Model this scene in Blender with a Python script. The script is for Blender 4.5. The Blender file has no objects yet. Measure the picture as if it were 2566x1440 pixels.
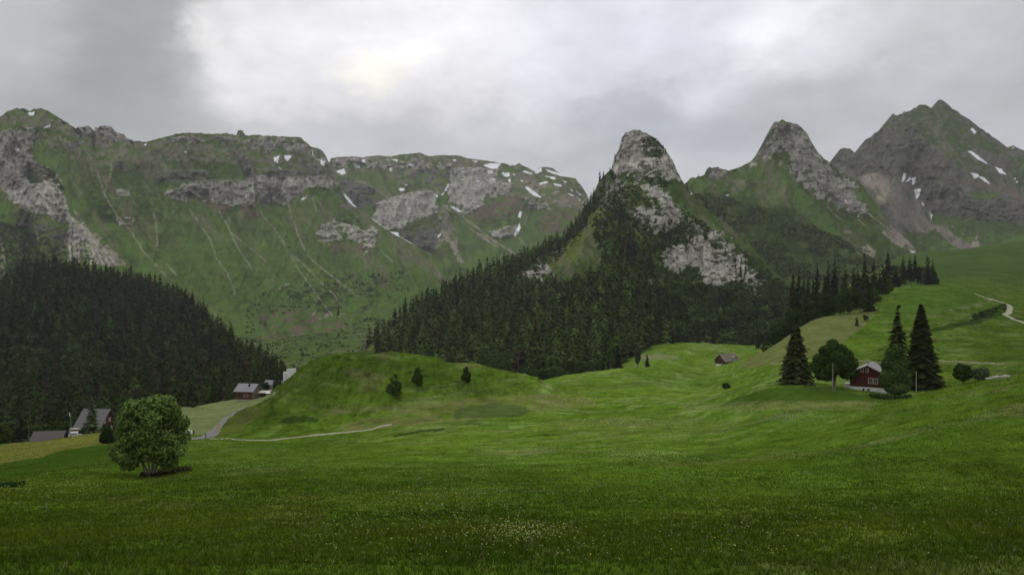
import bpy, math, random
import numpy as np
from math import radians as RAD
# ---------------------------------------------------------------- camera, sky, sun, exposure
F, CX, CY, ZC = 1832.0, 1283.0, 720.0, 60.0        # focal length and centre in photo pixels, eye height
scn = bpy.context.scene
cam = bpy.data.cameras.new('camera'); camo = bpy.data.objects.new('camera', cam)
scn.collection.objects.link(camo)
camo.location = (0, 0, ZC); camo.rotation_euler = (RAD(90), 0, 0)
cam.sensor_width = 36; cam.lens = 36 * F / 2566; cam.clip_start = 0.5; cam.clip_end = 30000
scn.camera = camo
scn.view_settings.view_transform = 'Standard'; scn.view_settings.look = 'None'
scn.view_settings.exposure = 0.12; scn.view_settings.gamma = 1

SUN_EL, SUN_AZ = RAD(42), math.atan2(960 - CX, F)    # sun behind the bright gap in the clouds
W = bpy.data.worlds.new('World'); scn.world = W; W.use_nodes = True
nt = W.node_tree; N = nt.nodes; L = nt.links; N.clear()
def nd(t, **k):
    n = N.new(t)
    for a, b in k.items(): setattr(n, a, b)
    return n
def vec(op, a, b=None):
    n = nd('ShaderNodeVectorMath', operation=op)
    for i, q in enumerate((a, b)):
        if q is None: continue
        if isinstance(q, tuple): n.inputs[i].default_value = q
        else: L.new(q, n.inputs[i])
    return n.outputs['Value'] if op == 'LENGTH' else n.outputs[0]
def mth(op, a, b=None, c=None):
    n = nd('ShaderNodeMath', operation=op)
    for i, q in enumerate((a, b, c)):
        if q is None: continue
        if isinstance(q, (int, float)): n.inputs[i].default_value = q
        else: L.new(q, n.inputs[i])
    return n.outputs[0]
def mixc(f, a, b, mode='MIX'):
    n = nd('ShaderNodeMix', data_type='RGBA', blend_type=mode)
    if isinstance(f, (int, float)): n.inputs[0].default_value = f
    else: L.new(f, n.inputs[0])
    for i, q in ((6, a), (7, b)):
        if isinstance(q, tuple): n.inputs[i].default_value = (*q, 1)
        else: L.new(q, n.inputs[i])
    return n.outputs[2]
def nz(v, scale, detail=6, rough=.55, out='Fac'):
    n = nd('ShaderNodeTexNoise'); n.inputs['Scale'].default_value = scale
    n.inputs['Detail'].default_value = detail; n.inputs['Roughness'].default_value = rough
    L.new(v, n.inputs['Vector']); return n.outputs[out]
def mr(v, a, b, c=0., d=1., smooth=True):
    n = nd('ShaderNodeMapRange'); n.interpolation_type = 'SMOOTHSTEP' if smooth else 'LINEAR'
    for i, q in enumerate((a, b, c, d)): n.inputs[i + 1].default_value = q
    L.new(v, n.inputs[0]); return n.outputs[0]
tc = nd('ShaderNodeTexCoord').outputs['Generated']
str_ = vec('MULTIPLY', tc, (1, 1, 1.5))
wn = nd('ShaderNodeTexNoise'); wn.inputs['Scale'].default_value = 5.5; wn.inputs['Detail'].default_value = 7
wn.inputs['Roughness'].default_value = .58; L.new(str_, wn.inputs['Vector'])
warp = vec('MULTIPLY', vec('SUBTRACT', wn.outputs['Color'], (.5, .5, .5)), (.26, .26, .17))
dw = vec('ADD', tc, warp)
sep = nd('ShaderNodeSeparateXYZ'); L.new(dw, sep.inputs[0])
ramp = nd('ShaderNodeValToRGB'); L.new(mr(sep.outputs[2], -0.05, 1.0, smooth=False), ramp.inputs[0])
cr = ramp.color_ramp; cr.elements[0].color = (.42, .43, .45, 1); cr.elements[0].position = .12
cr.elements[1].color = (.80, .80, .83, 1); cr.elements[1].position = .9
e = cr.elements.new(.22); e.color = (.56, .56, .585, 1)
e = cr.elements.new(.34); e.color = (.74, .73, .77, 1)
col = ramp.outputs[0]
BL = [  # px, py, rx, ry, colour, strength
 (900, 20, 640, 150, (.86, .86, .90), .8), (960, 150, 460, 160, (.84, .82, .85), .7),
 (780, 270, 480, 110, (.70, .69, .72), .6), (215, 170, 300, 280, (.30, .305, .305), .88), (330, 60, 190, 150, (.33, .34, .345), .9), (330, 320, 330, 90, (.36, .37, .375), .6),
 (0, 90, 110, 110, (.52, .54, .54), .8), (1650, 130, 380, 190, (.66, .69, .78), .6), 
 (1990, 60, 210, 100, (.92, .93, .96), .85), (2080, 100, 90, 50, (.62, .64, .68), .5), (2420, 50, 230, 100, (.56, .58, .59), .6),
 (2250, 250, 560, 110, (.35, .36, .37), .55), (1150, 330, 620, 70, (.44, .445, .47), .6), (1250, 290, 170, 30, (.60, .60, .64), .5),
 (1400, 345, 90, 26, (.66, .66, .68), .5), (1650, 330, 260, 70, (.36, .38, .43), .6),
 (965, 150, 150, 46, (.97, .95, .85), .85), (490, 100, 80, 60, (.98, .96, .92), .5),
 (590, 170, 170, 100, (.82, .80, .82), .7)]
for (bx, by, rx, ry, c, s) in BL:
    d = np.array([(bx - CX) / F, 1, (CY - by) / F]); d /= np.linalg.norm(d)
    k = vec('MULTIPLY', vec('SUBTRACT', dw, tuple(d)), (F / rx, F / rx, F / ry))
    f = mth('MULTIPLY', mr(vec('LENGTH', k), 1.4, 0.2), s)
    col = mixc(f, col, c)
st2 = vec('MULTIPLY', tc, (1, 1, 2.0))
w1 = mr(nz(st2, 7, 8, .6), .3, .7, .86, 1.13, False)
w2 = mr(nz(st2, 2.3, 4, .5), .3, .7, .90, 1.10, False)
col = mixc(1., col, nd('ShaderNodeCombineColor').outputs[0], 'MIX') if False else col
sc_ = nd('ShaderNodeVectorMath', operation='SCALE'); L.new(col, sc_.inputs[0]); L.new(mth('MULTIPLY', w1, w2), sc_.inputs['Scale'])
sky = nd('ShaderNodeTexSky', sky_type='NISHITA'); sky.sun_disc = False; sky.sun_elevation = SUN_EL; sky.sun_rotation = SUN_AZ
sk = nd('ShaderNodeVectorMath', operation='SCALE'); L.new(sky.outputs[0], sk.inputs[0]); sk.inputs['Scale'].default_value = .08
full = mixc(.94, sk.outputs[0], sc_.outputs[0])
bg = nd('ShaderNodeBackground'); L.new(full, bg.inputs[0]); bg.inputs[1].default_value = 1.0
wo = nd('ShaderNodeOutputWorld'); L.new(bg.outputs[0], wo.inputs[0])
W.cycles.sampling_method = 'MANUAL'; W.cycles.sample_map_resolution = 512

sl = bpy.data.lights.new('sun', 'SUN'); sl.energy = 1.0; sl.angle = RAD(25); sl.color = (1, .95, .86)
so = bpy.data.objects.new('sun', sl); scn.collection.objects.link(so)
so.rotation_euler = (RAD(90) - SUN_EL, 0, RAD(180) - SUN_AZ)
# lamp shines along its -Z: from the bright gap down towards the eye
import mathutils
sd = mathutils.Vector((math.sin(SUN_AZ) * math.cos(SUN_EL), math.cos(SUN_AZ) * math.cos(SUN_EL), math.sin(SUN_EL)))
so.rotation_euler = sd.to_track_quat('Z', 'Y').to_euler()
# ---------------------------------------------------------------- helpers
rng = np.random.default_rng(7); random.seed(7)
COL = scn.collection
def hsh(ix, iy, s):
    h = (ix.astype(np.int64) * 374761393 + iy.astype(np.int64) * 668265263 + s * 1442695041) & 0xffffffff
    h = ((h ^ (h >> 13)) * 1274126177) & 0xffffffff
    h = (h ^ (h >> 16)) & 0xffffffff
    return h / 4294967295.0
def vn(x, y, s=0):
    ix = np.floor(x); iy = np.floor(y); fx = x - ix; fy = y - iy
    fx = fx * fx * fx * (fx * (fx * 6 - 15) + 10); fy = fy * fy * fy * (fy * (fy * 6 - 15) + 10)
    a = hsh(ix, iy, s); b = hsh(ix + 1, iy, s); c = hsh(ix, iy + 1, s); d = hsh(ix + 1, iy + 1, s)
    return (a + (b - a) * fx) * (1 - fy) + (c + (d - c) * fx) * fy
def fbm(x, y, s=0, o=4, g=.5):
    t = 0; a = 1; n = 0
    for i in range(o):
        t = t + a * vn(x, y, s + i * 17); n += a; a *= g; x, y = x * 1.9 + y * .6 + 5.1, y * 1.9 - x * .6 + 1.7
    return t / n * 2 - 1                              # about -1..1
def ridged(x, y, s=0, o=4):
    t = 0; a = 1; n = 0
    for i in range(o):
        t = t + a * (1 - np.abs(vn(x, y, s + i * 13) * 2 - 1)); n += a; a *= .5; x, y = x * 2.03 + 3.3, y * 2.03 + 7.7
    return t / n
def inpoly(x, y, P):
    P = np.asarray(P, float); r = np.zeros(x.shape, bool)
    bb = (x >= P[:, 0].min()) & (x <= P[:, 0].max()) & (y >= P[:, 1].min()) & (y <= P[:, 1].max())
    xs = x[bb]; ys = y[bb]; q = np.zeros(xs.shape, bool); j = len(P) - 1
    for i in range(len(P)):
        x1, y1 = P[i]; x2, y2 = P[j]
        c = (y1 > ys) != (y2 > ys)
        if y1 != y2: q ^= c & (xs < (x2 - x1) * (ys - y1) / (y2 - y1) + x1)
        j = i
    r[bb] = q; return r
def polydist(x, y, pts):
    d = np.full(x.shape, 1e9)
    for (ax, ay), (bx, by) in zip(pts[:-1], pts[1:]):
        vx, vy = bx - ax, by - ay; l = vx * vx + vy * vy + 1e-9
        t = np.clip(((x - ax) * vx + (y - ay) * vy) / l, 0, 1)
        d = np.minimum(d, np.hypot(x - ax - t * vx, y - ay - t * vy))
    return d
def world(px, py, D):
    return np.stack([(px - CX) / F * D, D + 0 * px, ZC - (py - CY) / F * D], -1)
def mk(name, V, T, mat=None, colors=None, parent=None, smooth=False):
    V = np.asarray(V, np.float32); T = np.asarray(T, np.int32); k = T.shape[1]
    me = bpy.data.meshes.new(name); me.vertices.add(len(V)); me.vertices.foreach_set('co', V.ravel())
    me.loops.add(T.size); me.loops.foreach_set('vertex_index', T.ravel())
    me.polygons.add(len(T)); me.polygons.foreach_set('loop_start', np.arange(0, T.size, k, dtype=np.int32))
    try: me.polygons.foreach_set('loop_total', np.full(len(T), k, np.int32))
    except Exception: pass
    me.update(calc_edges=True)
    if smooth: me.polygons.foreach_set('use_smooth', np.ones(len(T), bool))
    if colors is not None:
        a = me.color_attributes.new('col', 'FLOAT_COLOR', 'POINT')
        c = np.ones((len(V), 4), np.float32); c[:, :3] = colors; a.data.foreach_set('color', c.ravel())
    if mat: me.materials.append(mat)
    o = bpy.data.objects.new(name, me); COL.objects.link(o)
    if parent: o.parent = parent
    return o
def tag(o, label=None, cat=None, group=None, kind=None):
    if label: o['label'] = label
    if cat: o['category'] = cat
    if group: o['group'] = group
    if kind: o['kind'] = kind
    return o
def empty(name, loc, rz=0, label=None, cat=None, group=None, sc=1.0):
    o = bpy.data.objects.new(name, None); COL.objects.link(o); o.location = [float(q) for q in loc]
    o.rotation_euler = (0, 0, rz); o.scale = (sc,) * 3; o.empty_display_size = .5
    return tag(o, label, cat, group)
# ---- materials
def mat_base(name, rough=.9, spec=.15):  # matt unless told otherwise
    m = bpy.data.materials.new(name); m.use_nodes = True; t = m.node_tree
    b = t.nodes['Principled BSDF']; b.inputs['Roughness'].default_value = rough
    b.inputs['Specular IOR Level'].default_value = spec
    return m, t, b
def mat_attr(name, n1=.05, n2=.4, amt=.35, bump=.5, bdist=1., rough=.95, bscale=None, objrand=0.):
    """albedo from the painted 'col' attribute, broken up by two world-space noises, with bump"""
    m, t, b = mat_base(name, 1., 0.); nn = t.nodes; ll = t.links
    at = nn.new('ShaderNodeAttribute'); at.attribute_name = 'col'
    g = nn.new('ShaderNodeNewGeometry'); out = at.outputs['Color']
    val = None
    for sc, w in ((n1, amt), (n2, amt * .8)):
        if not sc: continue
        n = nn.new('ShaderNodeTexNoise'); n.inputs['Scale'].default_value = sc; n.inputs['Detail'].default_value = 5
        n.inputs['Roughness'].default_value = .65; ll.new(g.outputs['Position'], n.inputs['Vector'])
        r = nn.new('ShaderNodeMapRange'); ll.new(n.outputs['Fac'], r.inputs[0])
        for i, q in enumerate((.3, .7, 1 - w, 1 + w)): r.inputs[i + 1].default_value = q
        s = nn.new('ShaderNodeVectorMath'); s.operation = 'SCALE'; ll.new(out, s.inputs[0]); ll.new(r.outputs[0], s.inputs['Scale'])
        out = s.outputs[0]
    if objrand:
        oi = nn.new('ShaderNodeObjectInfo'); r = nn.new('ShaderNodeMapRange'); ll.new(oi.outputs['Random'], r.inputs[0])
        for i, q in enumerate((0, 1, 1 - objrand, 1 + objrand)): r.inputs[i + 1].default_value = q
        s = nn.new('ShaderNodeVectorMath'); s.operation = 'SCALE'; ll.new(out, s.inputs[0]); ll.new(r.outputs[0], s.inputs['Scale'])
        out = s.outputs[0]
    ll.new(out, b.inputs['Base Color'])
    if bump:
        n = nn.new('ShaderNodeTexNoise'); n.inputs['Scale'].default_value = bscale or n2; n.inputs['Detail'].default_value = 6
        n.inputs['Roughness'].default_value = .7; ll.new(g.outputs['Position'], n.inputs['Vector'])
        bp = nn.new('ShaderNodeBump'); bp.inputs['Strength'].default_value = bump; bp.inputs['Distance'].default_value = bdist
        ll.new(n.outputs['Fac'], bp.inputs['Height']); ll.new(bp.outputs[0], b.inputs['Normal'])
    return m
def mat_plain(name, c, rough=.8, var=.25, scale=3., stretch=(1, 1, 1), bump=.15, spec=.2, metal=0.):
    m, t, b = mat_base(name, rough, spec); nn = t.nodes; ll = t.links; b.inputs['Metallic'].default_value = metal
    tcn = nn.new('ShaderNodeTexCoord'); mp = nn.new('ShaderNodeMapping'); mp.inputs['Scale'].default_value = stretch
    ll.new(tcn.outputs['Object'], mp.inputs[0])
    n = nn.new('ShaderNodeTexNoise'); n.inputs['Scale'].default_value = scale; n.inputs['Detail'].default_value = 5
    ll.new(mp.outputs[0], n.inputs['Vector'])
    r = nn.new('ShaderNodeValToRGB'); ll.new(n.outputs['Fac'], r.inputs[0])
    r.color_ramp.elements[0].position = .3; r.color_ramp.elements[1].position = .7
    r.color_ramp.elements[0].color = (*[q * (1 - var) for q in c], 1); r.color_ramp.elements[1].color = (*[min(1, q * (1 + var)) for q in c], 1)
    ll.new(r.outputs[0], b.inputs['Base Color'])
    if bump:
        bp = nn.new('ShaderNodeBump'); bp.inputs['Strength'].default_value = bump; bp.inputs['Distance'].default_value = .05
        ll.new(n.outputs['Fac'], bp.inputs['Height']); ll.new(bp.outputs[0], b.inputs['Normal'])
    return m
M_mtn = mat_attr('mountain_surface', .02, .12, .15, .5, 4., bscale=.07)
M_hill = mat_attr('valley_turf', .15, 1.1, .16, .5, .25, bscale=2.0)
M_leaf = mat_attr('foliage', .5, 0, .2, 0, objrand=.25)
M_grass = mat_attr('grass_blades', .3, 0, .2, 0)
M_forest = mat_attr('forest_foliage', .08, 0, .15, 0)
M_fores1 = mat_attr('spruce_foliage', .08, 0, .15, 0, objrand=.45)
M_bark = mat_plain('bark', (.10, .085, .07), .9, .4, 4, (3, 3, .6), .4)
M_pbark = mat_plain('pale_bark', (.24, .22, .18), .9, .4, 4, (3, 3, .6), .4)
M_wood = mat_plain('dark_timber', (.055, .030, .020), .8, .35, 6, (.6, .6, 6), .3)
M_red = mat_plain('red_brown_boards', (.080, .022, .014), .75, .2, 5, (4, 4, .5), .2)
M_redw = mat_plain('weathered_red_timber', (.10, .040, .026), .8, .35, 5, (.6, .6, 5), .25)
M_greyw = mat_plain('weathered_grey_shingles', (.17, .15, .12), .85, .3, 4, (1, 1, 4), .3)
M_roofg = mat_plain('grey_sheet_roof', (.27, .265, .27), .6, .14, 2, (6, 1, 1), .2)
M_roofd = mat_plain('dull_grey_roof', (.155, .15, .15), .7, .14, 2, (6, 1, 1), .2)
M_roofb = mat_plain('brown_sheet_roof', (.13, .105, .10), .6, .12, 2, (6, 1, 1), .2)
M_roofw = mat_plain('old_shingle_roof', (.21, .18, .14), .85, .3, 3, (1, 5, 1), .3)
M_white = mat_plain('white_plaster', (.68, .67, .64), .8, .10, 2, (1, 1, 1), .1)
M_stone = mat_plain('pale_stone_base', (.36, .34, .29), .9, .25, 3, (1, 1, 1), .4)
M_pink = mat_plain('pale_pink_frame', (.55, .42, .40), .7, .08, 3)
M_wframe = mat_plain('white_frame', (.70, .68, .62), .6, .08, 3)
M_glass = mat_plain('dark_window_glass', (.035, .04, .045), .15, .1, 2, spec=.6, bump=0)
M_post = mat_plain('weathered_pole', (.24, .225, .19), .85, .2, 4, (1, 1, .4), .2)
M_dark = mat_plain('dark_metal', (.03, .03, .032), .6, .2, 4)
M_path = mat_plain('pale_gravel', (.29, .28, .20), .95, .18, .8, (1, 1, 1), .4)
M_asph = mat_plain('grey_asphalt', (.145, .14, .13), .92, .12, .7, (1, 1, 1), .3)
M_yel = mat_plain('yellow_sign_paint', (.62, .36, .03), .6, .08, 3)
M_carw = mat_plain('white_car_paint', (.62, .63, .63), .35, .04, 2, spec=.5, bump=0)
M_rub = mat_plain('black_rubber', (.02, .02, .02), .9, .1, 4)
M_stonew = mat_plain('bleached_boards', (.42, .41, .36), .8, .2, 4, (1, 4, 1), .2)
# ---------------------------------------------------------------- the ground: one sheet, py(px, D) through surveyed points
def near(a):                                           # shared foreground profile, a = extra lift of the right-hand slope
    return [(6, 2860), (10, 2030), (14, 1660), (19, 1440), (30, 1320 - a * .35), (50, 1228 - a * .6)]
GC = {
 -1500: near(-20) + [(75, 1215), (120, 1180), (200, 1150), (400, 1190), (1000, 1040), (4000, 850)],
 -300: near(-25) + [(75, 1218), (120, 1185), (190, 1140), (240, 1160), (400, 1190), (1000, 1040), (2000, 900), (5000, 820)],
 0: near(-25) + [(75, 1203), (100, 1182), (130, 1160), (190, 1119), (225, 1130), (300, 1165), (450, 1190), (700, 1140), (1000, 1040), (1500, 920), (3000, 850)],
 150: near(-20) + [(75, 1188), (100, 1170), (140, 1130), (195, 1099), (230, 1106), (300, 1140), (450, 1170), (900, 1060)],
 280: near(-15) + [(75, 1182), (85, 1168), (110, 1140), (150, 1108), (200, 1080), (240, 1084), (300, 1110), (450, 1150), (1000, 1000)],
 375: near(-12) + [(75, 1193), (100, 1150), (140, 1122), (180, 1100), (200, 1088), (240, 1066), (285, 1040), (320, 1046), (450, 1100), (700, 1070)],
 450: near(-8) + [(75, 1180), (100, 1150), (150, 1110), (180, 1098), (200, 1088), (240, 1055), (290, 1021), (320, 1028), (400, 1060), (550, 1085), (800, 1040)],
 540: near(-5) + [(75, 1178), (100, 1146), (150, 1109), (172, 1098), (200, 1078), (240, 1053), (280, 1032), (320, 1012), (345, 1011), (400, 1035), (550, 1060)],
 620: near(0) + [(75, 1175), (100, 1146), (150, 1112), (176, 1100), (200, 1070), (240, 1035), (280, 1018), (330, 1003), (360, 997), (400, 1012), (600, 1010), (1000, 930), (2000, 850)],
 700: near(0) + [(75, 1173), (100, 1145), (150, 1112), (178, 1098), (200, 1062), (225, 1010), (250, 972), (290, 982), (350, 985), (450, 985), (600, 975), (800, 935), (1100, 893), (1700, 845)],
 760: near(0) + [(150, 1110), (178, 1094), (200, 1048), (225, 985), (245, 923), (275, 935), (350, 970), (500, 975), (700, 945), (1000, 893), (1300, 862), (1700, 840)],
 850: near(0) + [(75, 1172), (100, 1143), (140, 1113), (178, 1088), (195, 1058), (215, 985), (240, 888), (262, 895), (300, 930), (400, 965), (600, 955), (900, 900), (1300, 855), (1700, 830), (4000, 800)],
 1000: near(0) + [(75, 1168), (100, 1138), (140, 1105), (165, 1082), (185, 1060), (200, 1030), (220, 960), (242, 886), (265, 893), (310, 935), (400, 955), (650, 930), (1000, 880), (1700, 830)],
 1100: near(0) + [(140, 1102), (165, 1076), (190, 1048), (205, 1015), (225, 955), (248, 902), (268, 906), (310, 935), (400, 955), (650, 940)],
 1200: near(3) + [(75, 1166), (100, 1134), (140, 1100), (165, 1070), (185, 1048), (205, 1022), (220, 996), (238, 955), (257, 914), (280, 925), (330, 955), (450, 960), (650, 950), (1000, 900)],
 1330: near(4) + [(100, 1130), (140, 1095), (175, 1058), (200, 1032), (225, 1004), (250, 965), (264, 943), (290, 955), (350, 967), (450, 962), (600, 955)],
 1420: near(5) + [(75, 1162), (140, 1090), (175, 1055), (200, 1032), (250, 993), (300, 968), (350, 953), (410, 940), (450, 946), (550, 955), (800, 940)],
 1550: near(6) + [(75, 1158), (100, 1124), (140, 1083), (175, 1050), (200, 1030), (250, 995), (300, 965), (360, 938), (400, 925), (440, 930), (520, 924), (620, 906), (700, 900), (1500, 850), (4000, 800)],
 1650: near(8) + [(140, 1078), (200, 1024), (250, 993), (300, 963), (400, 920), (450, 920), (520, 902), (600, 878), (680, 862), (800, 870), (1200, 860)],
 1800: near(14) + [(75, 1148), (100, 1115), (140, 1072), (175, 1036), (200, 1013), (250, 988), (300, 968), (400, 940), (490, 916), (600, 884), (700, 862), (850, 870), (1500, 840)],
 1870: near(18) + [(100, 1105), (140, 1058), (160, 1030), (180, 990), (220, 968), (300, 935), (400, 908), (440, 895), (500, 896), (600, 882), (700, 866), (900, 860)],
 1950: near(24) + [(75, 1135), (100, 1092), (125, 1055), (145, 1024), (160, 990), (172, 967), (190, 960), (220, 945), (280, 912), (340, 882), (400, 857), (440, 868), (550, 880), (700, 865), (2000, 800)],
 2050: near(32) + [(75, 1120), (100, 1074), (120, 1042), (140, 1022), (158, 990), (172, 967), (190, 958), (230, 930), (280, 892), (340, 842), (400, 796), (440, 806), (550, 830), (800, 800)],
 2150: near(42) + [(75, 1102), (95, 1056), (105, 1043), (125, 1034), (145, 1008), (162, 988), (174, 978), (192, 964), (230, 930), (300, 872), (360, 828), (400, 800), (450, 772), (500, 746), (560, 742), (700, 760), (1000, 730), (2000, 730)],
 2250: near(52) + [(75, 1075), (90, 1037), (103, 1013), (120, 1012), (150, 1000), (174, 990), (200, 964), (250, 920), (300, 872), (400, 792), (480, 745), (560, 722), (600, 724), (750, 738), (1000, 700), (1300, 668), (1800, 645), (2600, 640)],
 2400: near(70) + [(75, 1035), (92, 986), (103, 968), (130, 975), (160, 978), (180, 968), (220, 935), (260, 903), (320, 858), (400, 800), (480, 750), (560, 712), (620, 720), (750, 708), (1000, 672), (1300, 645), (1800, 628), (2600, 625)],
 2566: near(88) + [(75, 998), (92, 948), (103, 938), (130, 942), (170, 930), (220, 905), (300, 862), (400, 815), (500, 782), (650, 742), (800, 706), (1000, 668), (1300, 632), (1700, 608), (2500, 600)],
 2900: near(105) + [(75, 975), (95, 920), (130, 905), (220, 860), (400, 780), (800, 670), (1500, 580), (3000, 560)],
 4100: near(120) + [(75, 960), (130, 900), (400, 760), (1000, 640), (3000, 560)],
}
cp = np.array([(x, D, y) for x, l in GC.items() for D, y in l], float)
def uv(px, D): return px / 300., np.log(D) * 2.6
cu, cv = uv(cp[:, 0], cp[:, 1])
def ker(r2): return .5 * r2 * np.log(r2 + 1e-9)
K = ker((cu[:, None] - cu) ** 2 + (cv[:, None] - cv) ** 2) + np.eye(len(cp)) * .004
Pm = np.stack([np.ones_like(cu), cu, cv], 1); n_ = len(cp)
A = np.zeros((n_ + 3, n_ + 3)); A[:n_, :n_] = K; A[:n_, n_:] = Pm; A[n_:, :n_] = Pm.T
# solve on s*D^0.6 so the steep near field stays tame
sval = (cp[:, 2] - 720) * cp[:, 1] ** .5
sol = np.linalg.solve(A, np.r_[sval, 0, 0, 0])
def tps(px, D):
    u, v = uv(px, D); sh = u.shape; u = u.ravel().astype(np.float32); v = v.ravel().astype(np.float32); o = np.empty(u.shape, np.float32)
    c1 = cu.astype(np.float32); c2 = cv.astype(np.float32); w = sol[:n_].astype(np.float32)
    for i in range(0, len(u), 40000):
        a, b = u[i:i + 40000], v[i:i + 40000]
        r2 = (a[:, None] - c1) ** 2 + (b[:, None] - c2) ** 2
        o[i:i + 40000] = (.5 * r2 * np.log(r2 + 1e-9)) @ w
    r = o.reshape(sh) + sol[n_] + sol[n_ + 1] * u.reshape(sh) + sol[n_ + 2] * v.reshape(sh)
    return 720 + r / D ** .5
gx = np.r_[np.arange(-1500, -120, 20), np.arange(-120, 2690, 2.5), np.arange(2690, 4101, 20)]
ld = np.r_[np.log(np.geomspace(6, 15, 25))[:-1], np.log(np.geomspace(15, 1500, 760))[:-1], np.log(np.geomspace(1500, 6000, 40))]
GX, GL = np.meshgrid(gx, ld); GD = np.exp(GL)
cgx = np.r_[np.arange(-1500, -120, 80), np.arange(-120, 2700, 10.), np.arange(2700, 4101, 80)]; cgx[-1] = 4100
cgl = np.linspace(np.log(6), np.log(6000), 330)
CY_ = tps(*[q for q in (np.meshgrid(cgx, np.exp(cgl)))])
def cubic_up(A0, x, xn, axis):                         # Catmull-Rom along one axis on a non-uniform grid
    i = np.clip(np.searchsorted(x, xn) - 1, 0, len(x) - 2); t = np.clip((xn - x[i]) / (x[i + 1] - x[i]), 0, 1)
    def g(k): return np.take(A0, np.clip(k, 0, len(x) - 1), axis=axis)
    h = (x[i + 1] - x[i])
    def sl(k):
        k0 = np.clip(k - 1, 0, len(x) - 1); k1 = np.clip(k + 1, 0, len(x) - 1)
        dx = (x[k1] - x[k0]); s = (g(k1) - g(k0)); sh = [1, 1]; sh[axis] = -1
        return s / dx.reshape(sh)
    sh = [1, 1]; sh[axis] = -1; t = t.reshape(sh); hh = h.reshape(sh)
    t2, t3 = t * t, t * t * t
    return (2*t3-3*t2+1)*g(i) + (t3-2*t2+t)*hh*sl(i) + (-2*t3+3*t2)*g(i+1) + (t3-t2)*hh*sl(i+1)
GY = cubic_up(cubic_up(CY_, cgl, ld, 0), cgx, gx, 1)
wx = (GX - CX) / F * GD; wy = GD; GZ = ZC - (GY - 720) / F * GD
# relief of turf: hummocks, cattle terraces, tussocks
fade = np.clip((GD - 60) / 200, 0, 1)
GZ += .45 * fbm(wx / 26, wy / 26, 3, 3) * np.clip(GD / 120, .15, 2.2) + .13 * fbm(wx / 6, wy / 6, 9, 3) * np.clip(GD / 80, .3, 2.5) + .05 * fbm(wx / 1.3, wy / 1.3, 19, 3)
terr = fbm(wx / 30, GZ * 1.1 + fbm(wx / 9, wy / 9, 4, 2) * 1.2, 77, 2)
hk = inpoly(GX, GY, [(560, 1100), (760, 900), (900, 870), (1250, 905), (1420, 975), (1150, 1000), (900, 1070)]) & (GD < 300) & (GD > 150)
GZ += terr * np.where(hk, .7, .16) * fade + np.where(hk, .55, .06) * fade * (ridged(wx / 13 + GZ * .25, GZ * .55 + wx / 22, 78, 3) - .5)
GZ += .035 * fbm(wx / .35, wy / .35, 29, 2) * (GD < 70)
FY = 720 + (ZC - GZ) / GD * F
HOR = np.minimum.accumulate(FY, axis=0)                # running horizon, for visibility tests
def bil(A0, px, D):
    i = np.clip(np.searchsorted(ld, np.log(D)) - 1, 0, len(ld) - 2); j = np.clip(np.searchsorted(gx, px) - 1, 0, len(gx) - 2)
    a = np.clip((np.log(D) - ld[i]) / (ld[i + 1] - ld[i]), 0, 1); b = np.clip((px - gx[j]) / (gx[j + 1] - gx[j]), 0, 1)
    return (A0[i, j] * (1 - b) + A0[i, j + 1] * b) * (1 - a) + (A0[i + 1, j] * (1 - b) + A0[i + 1, j + 1] * b) * a
def gpt(px, D):                                        # a world point on the ground
    px = np.asarray(px, float); D = np.asarray(D, float)
    return np.stack([(px - CX) / F * D, D, bil(GZ, px, D)], -1)
def gfind(px, py, lo=15, hi=1200):                     # distance at which the visible ground is seen at this photo point
    ds = np.geomspace(lo, hi, 700); y = bil(FY, np.full(700, float(px)), ds)
    h = np.nonzero(y <= py)[0]
    return float(ds[h[0]]) if len(h) else hi
# ---- turf colours
def lerp(a, b, t): return a + (b - a) * (t[..., None] if isinstance(t, np.ndarray) else t)
C = lambda *a: np.array(a, float)
n1 = fbm(wx / 45, wy / 45, 31, 4); n2 = fbm(wx / 9, wy / 9, 41, 4); n3 = fbm(wx / 2, wy / 2, 51, 3)
g0 = C(.046, .094, .005); g1 = C(.062, .113, .006); g2 = C(.033, .072, .004)
gc = g0 + 0 * GX[..., None]
gc = lerp(gc, g1, np.clip(.35 + .9 * n1, 0, 1)); gc = lerp(gc, g2, np.clip(.1 + 1.1 * fbm(wx / 22, wy / 34, 61, 3), 0, .8))
gc = lerp(gc, C(.115, .115, .030), np.clip(fbm(wx / 14, wy / 7, 71, 4) * 1.3 - .35, 0, .5))
strk = fbm(wx / 16 + n1, GZ * 1.7 + n2 * .7, 111, 4); strk2 = fbm(wx / 7, GZ * 4.5 + n2, 113, 3)
gc = lerp(gc, C(.100, .142, .028), np.clip(strk * 1.2 - .15, 0, .40) * np.clip((GD - 60) / 90, 0, 1))
n4 = fbm(wx / .8, wy / .8, 151, 3); tus = np.clip(ridged(wx / 2.6, wy / 2.6, 153, 3) - .62, 0, 1) * 1.6
gc = gc * (1 + (.22 * n2 + .26 * n3 + .26 * n4 - .7 * tus) + (np.where(hk, .42, .17) * strk2 + .12 * strk) * np.clip((GD - 40) / 90, .15, 1))[..., None]  # mottled turf; on the hillock, streaks paint terrace and gully shadows into the colour
gc *= (1 - .22 * np.clip(1 - (GD - 15) / 60, 0, 1))[..., None] if False else 1.0
def lift(px, D):                                       # turf tone: paler across the middle beyond the foreground, darker at far right
    m = np.exp(-((px - 1520) / 780) ** 2) * np.clip((D - 20) / 62, 0, 1); return 1 + .62 * m - .12 * np.clip((px - 2150) / 300, 0, 1) * np.clip((D - 60) / 60, 0, 1)
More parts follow.
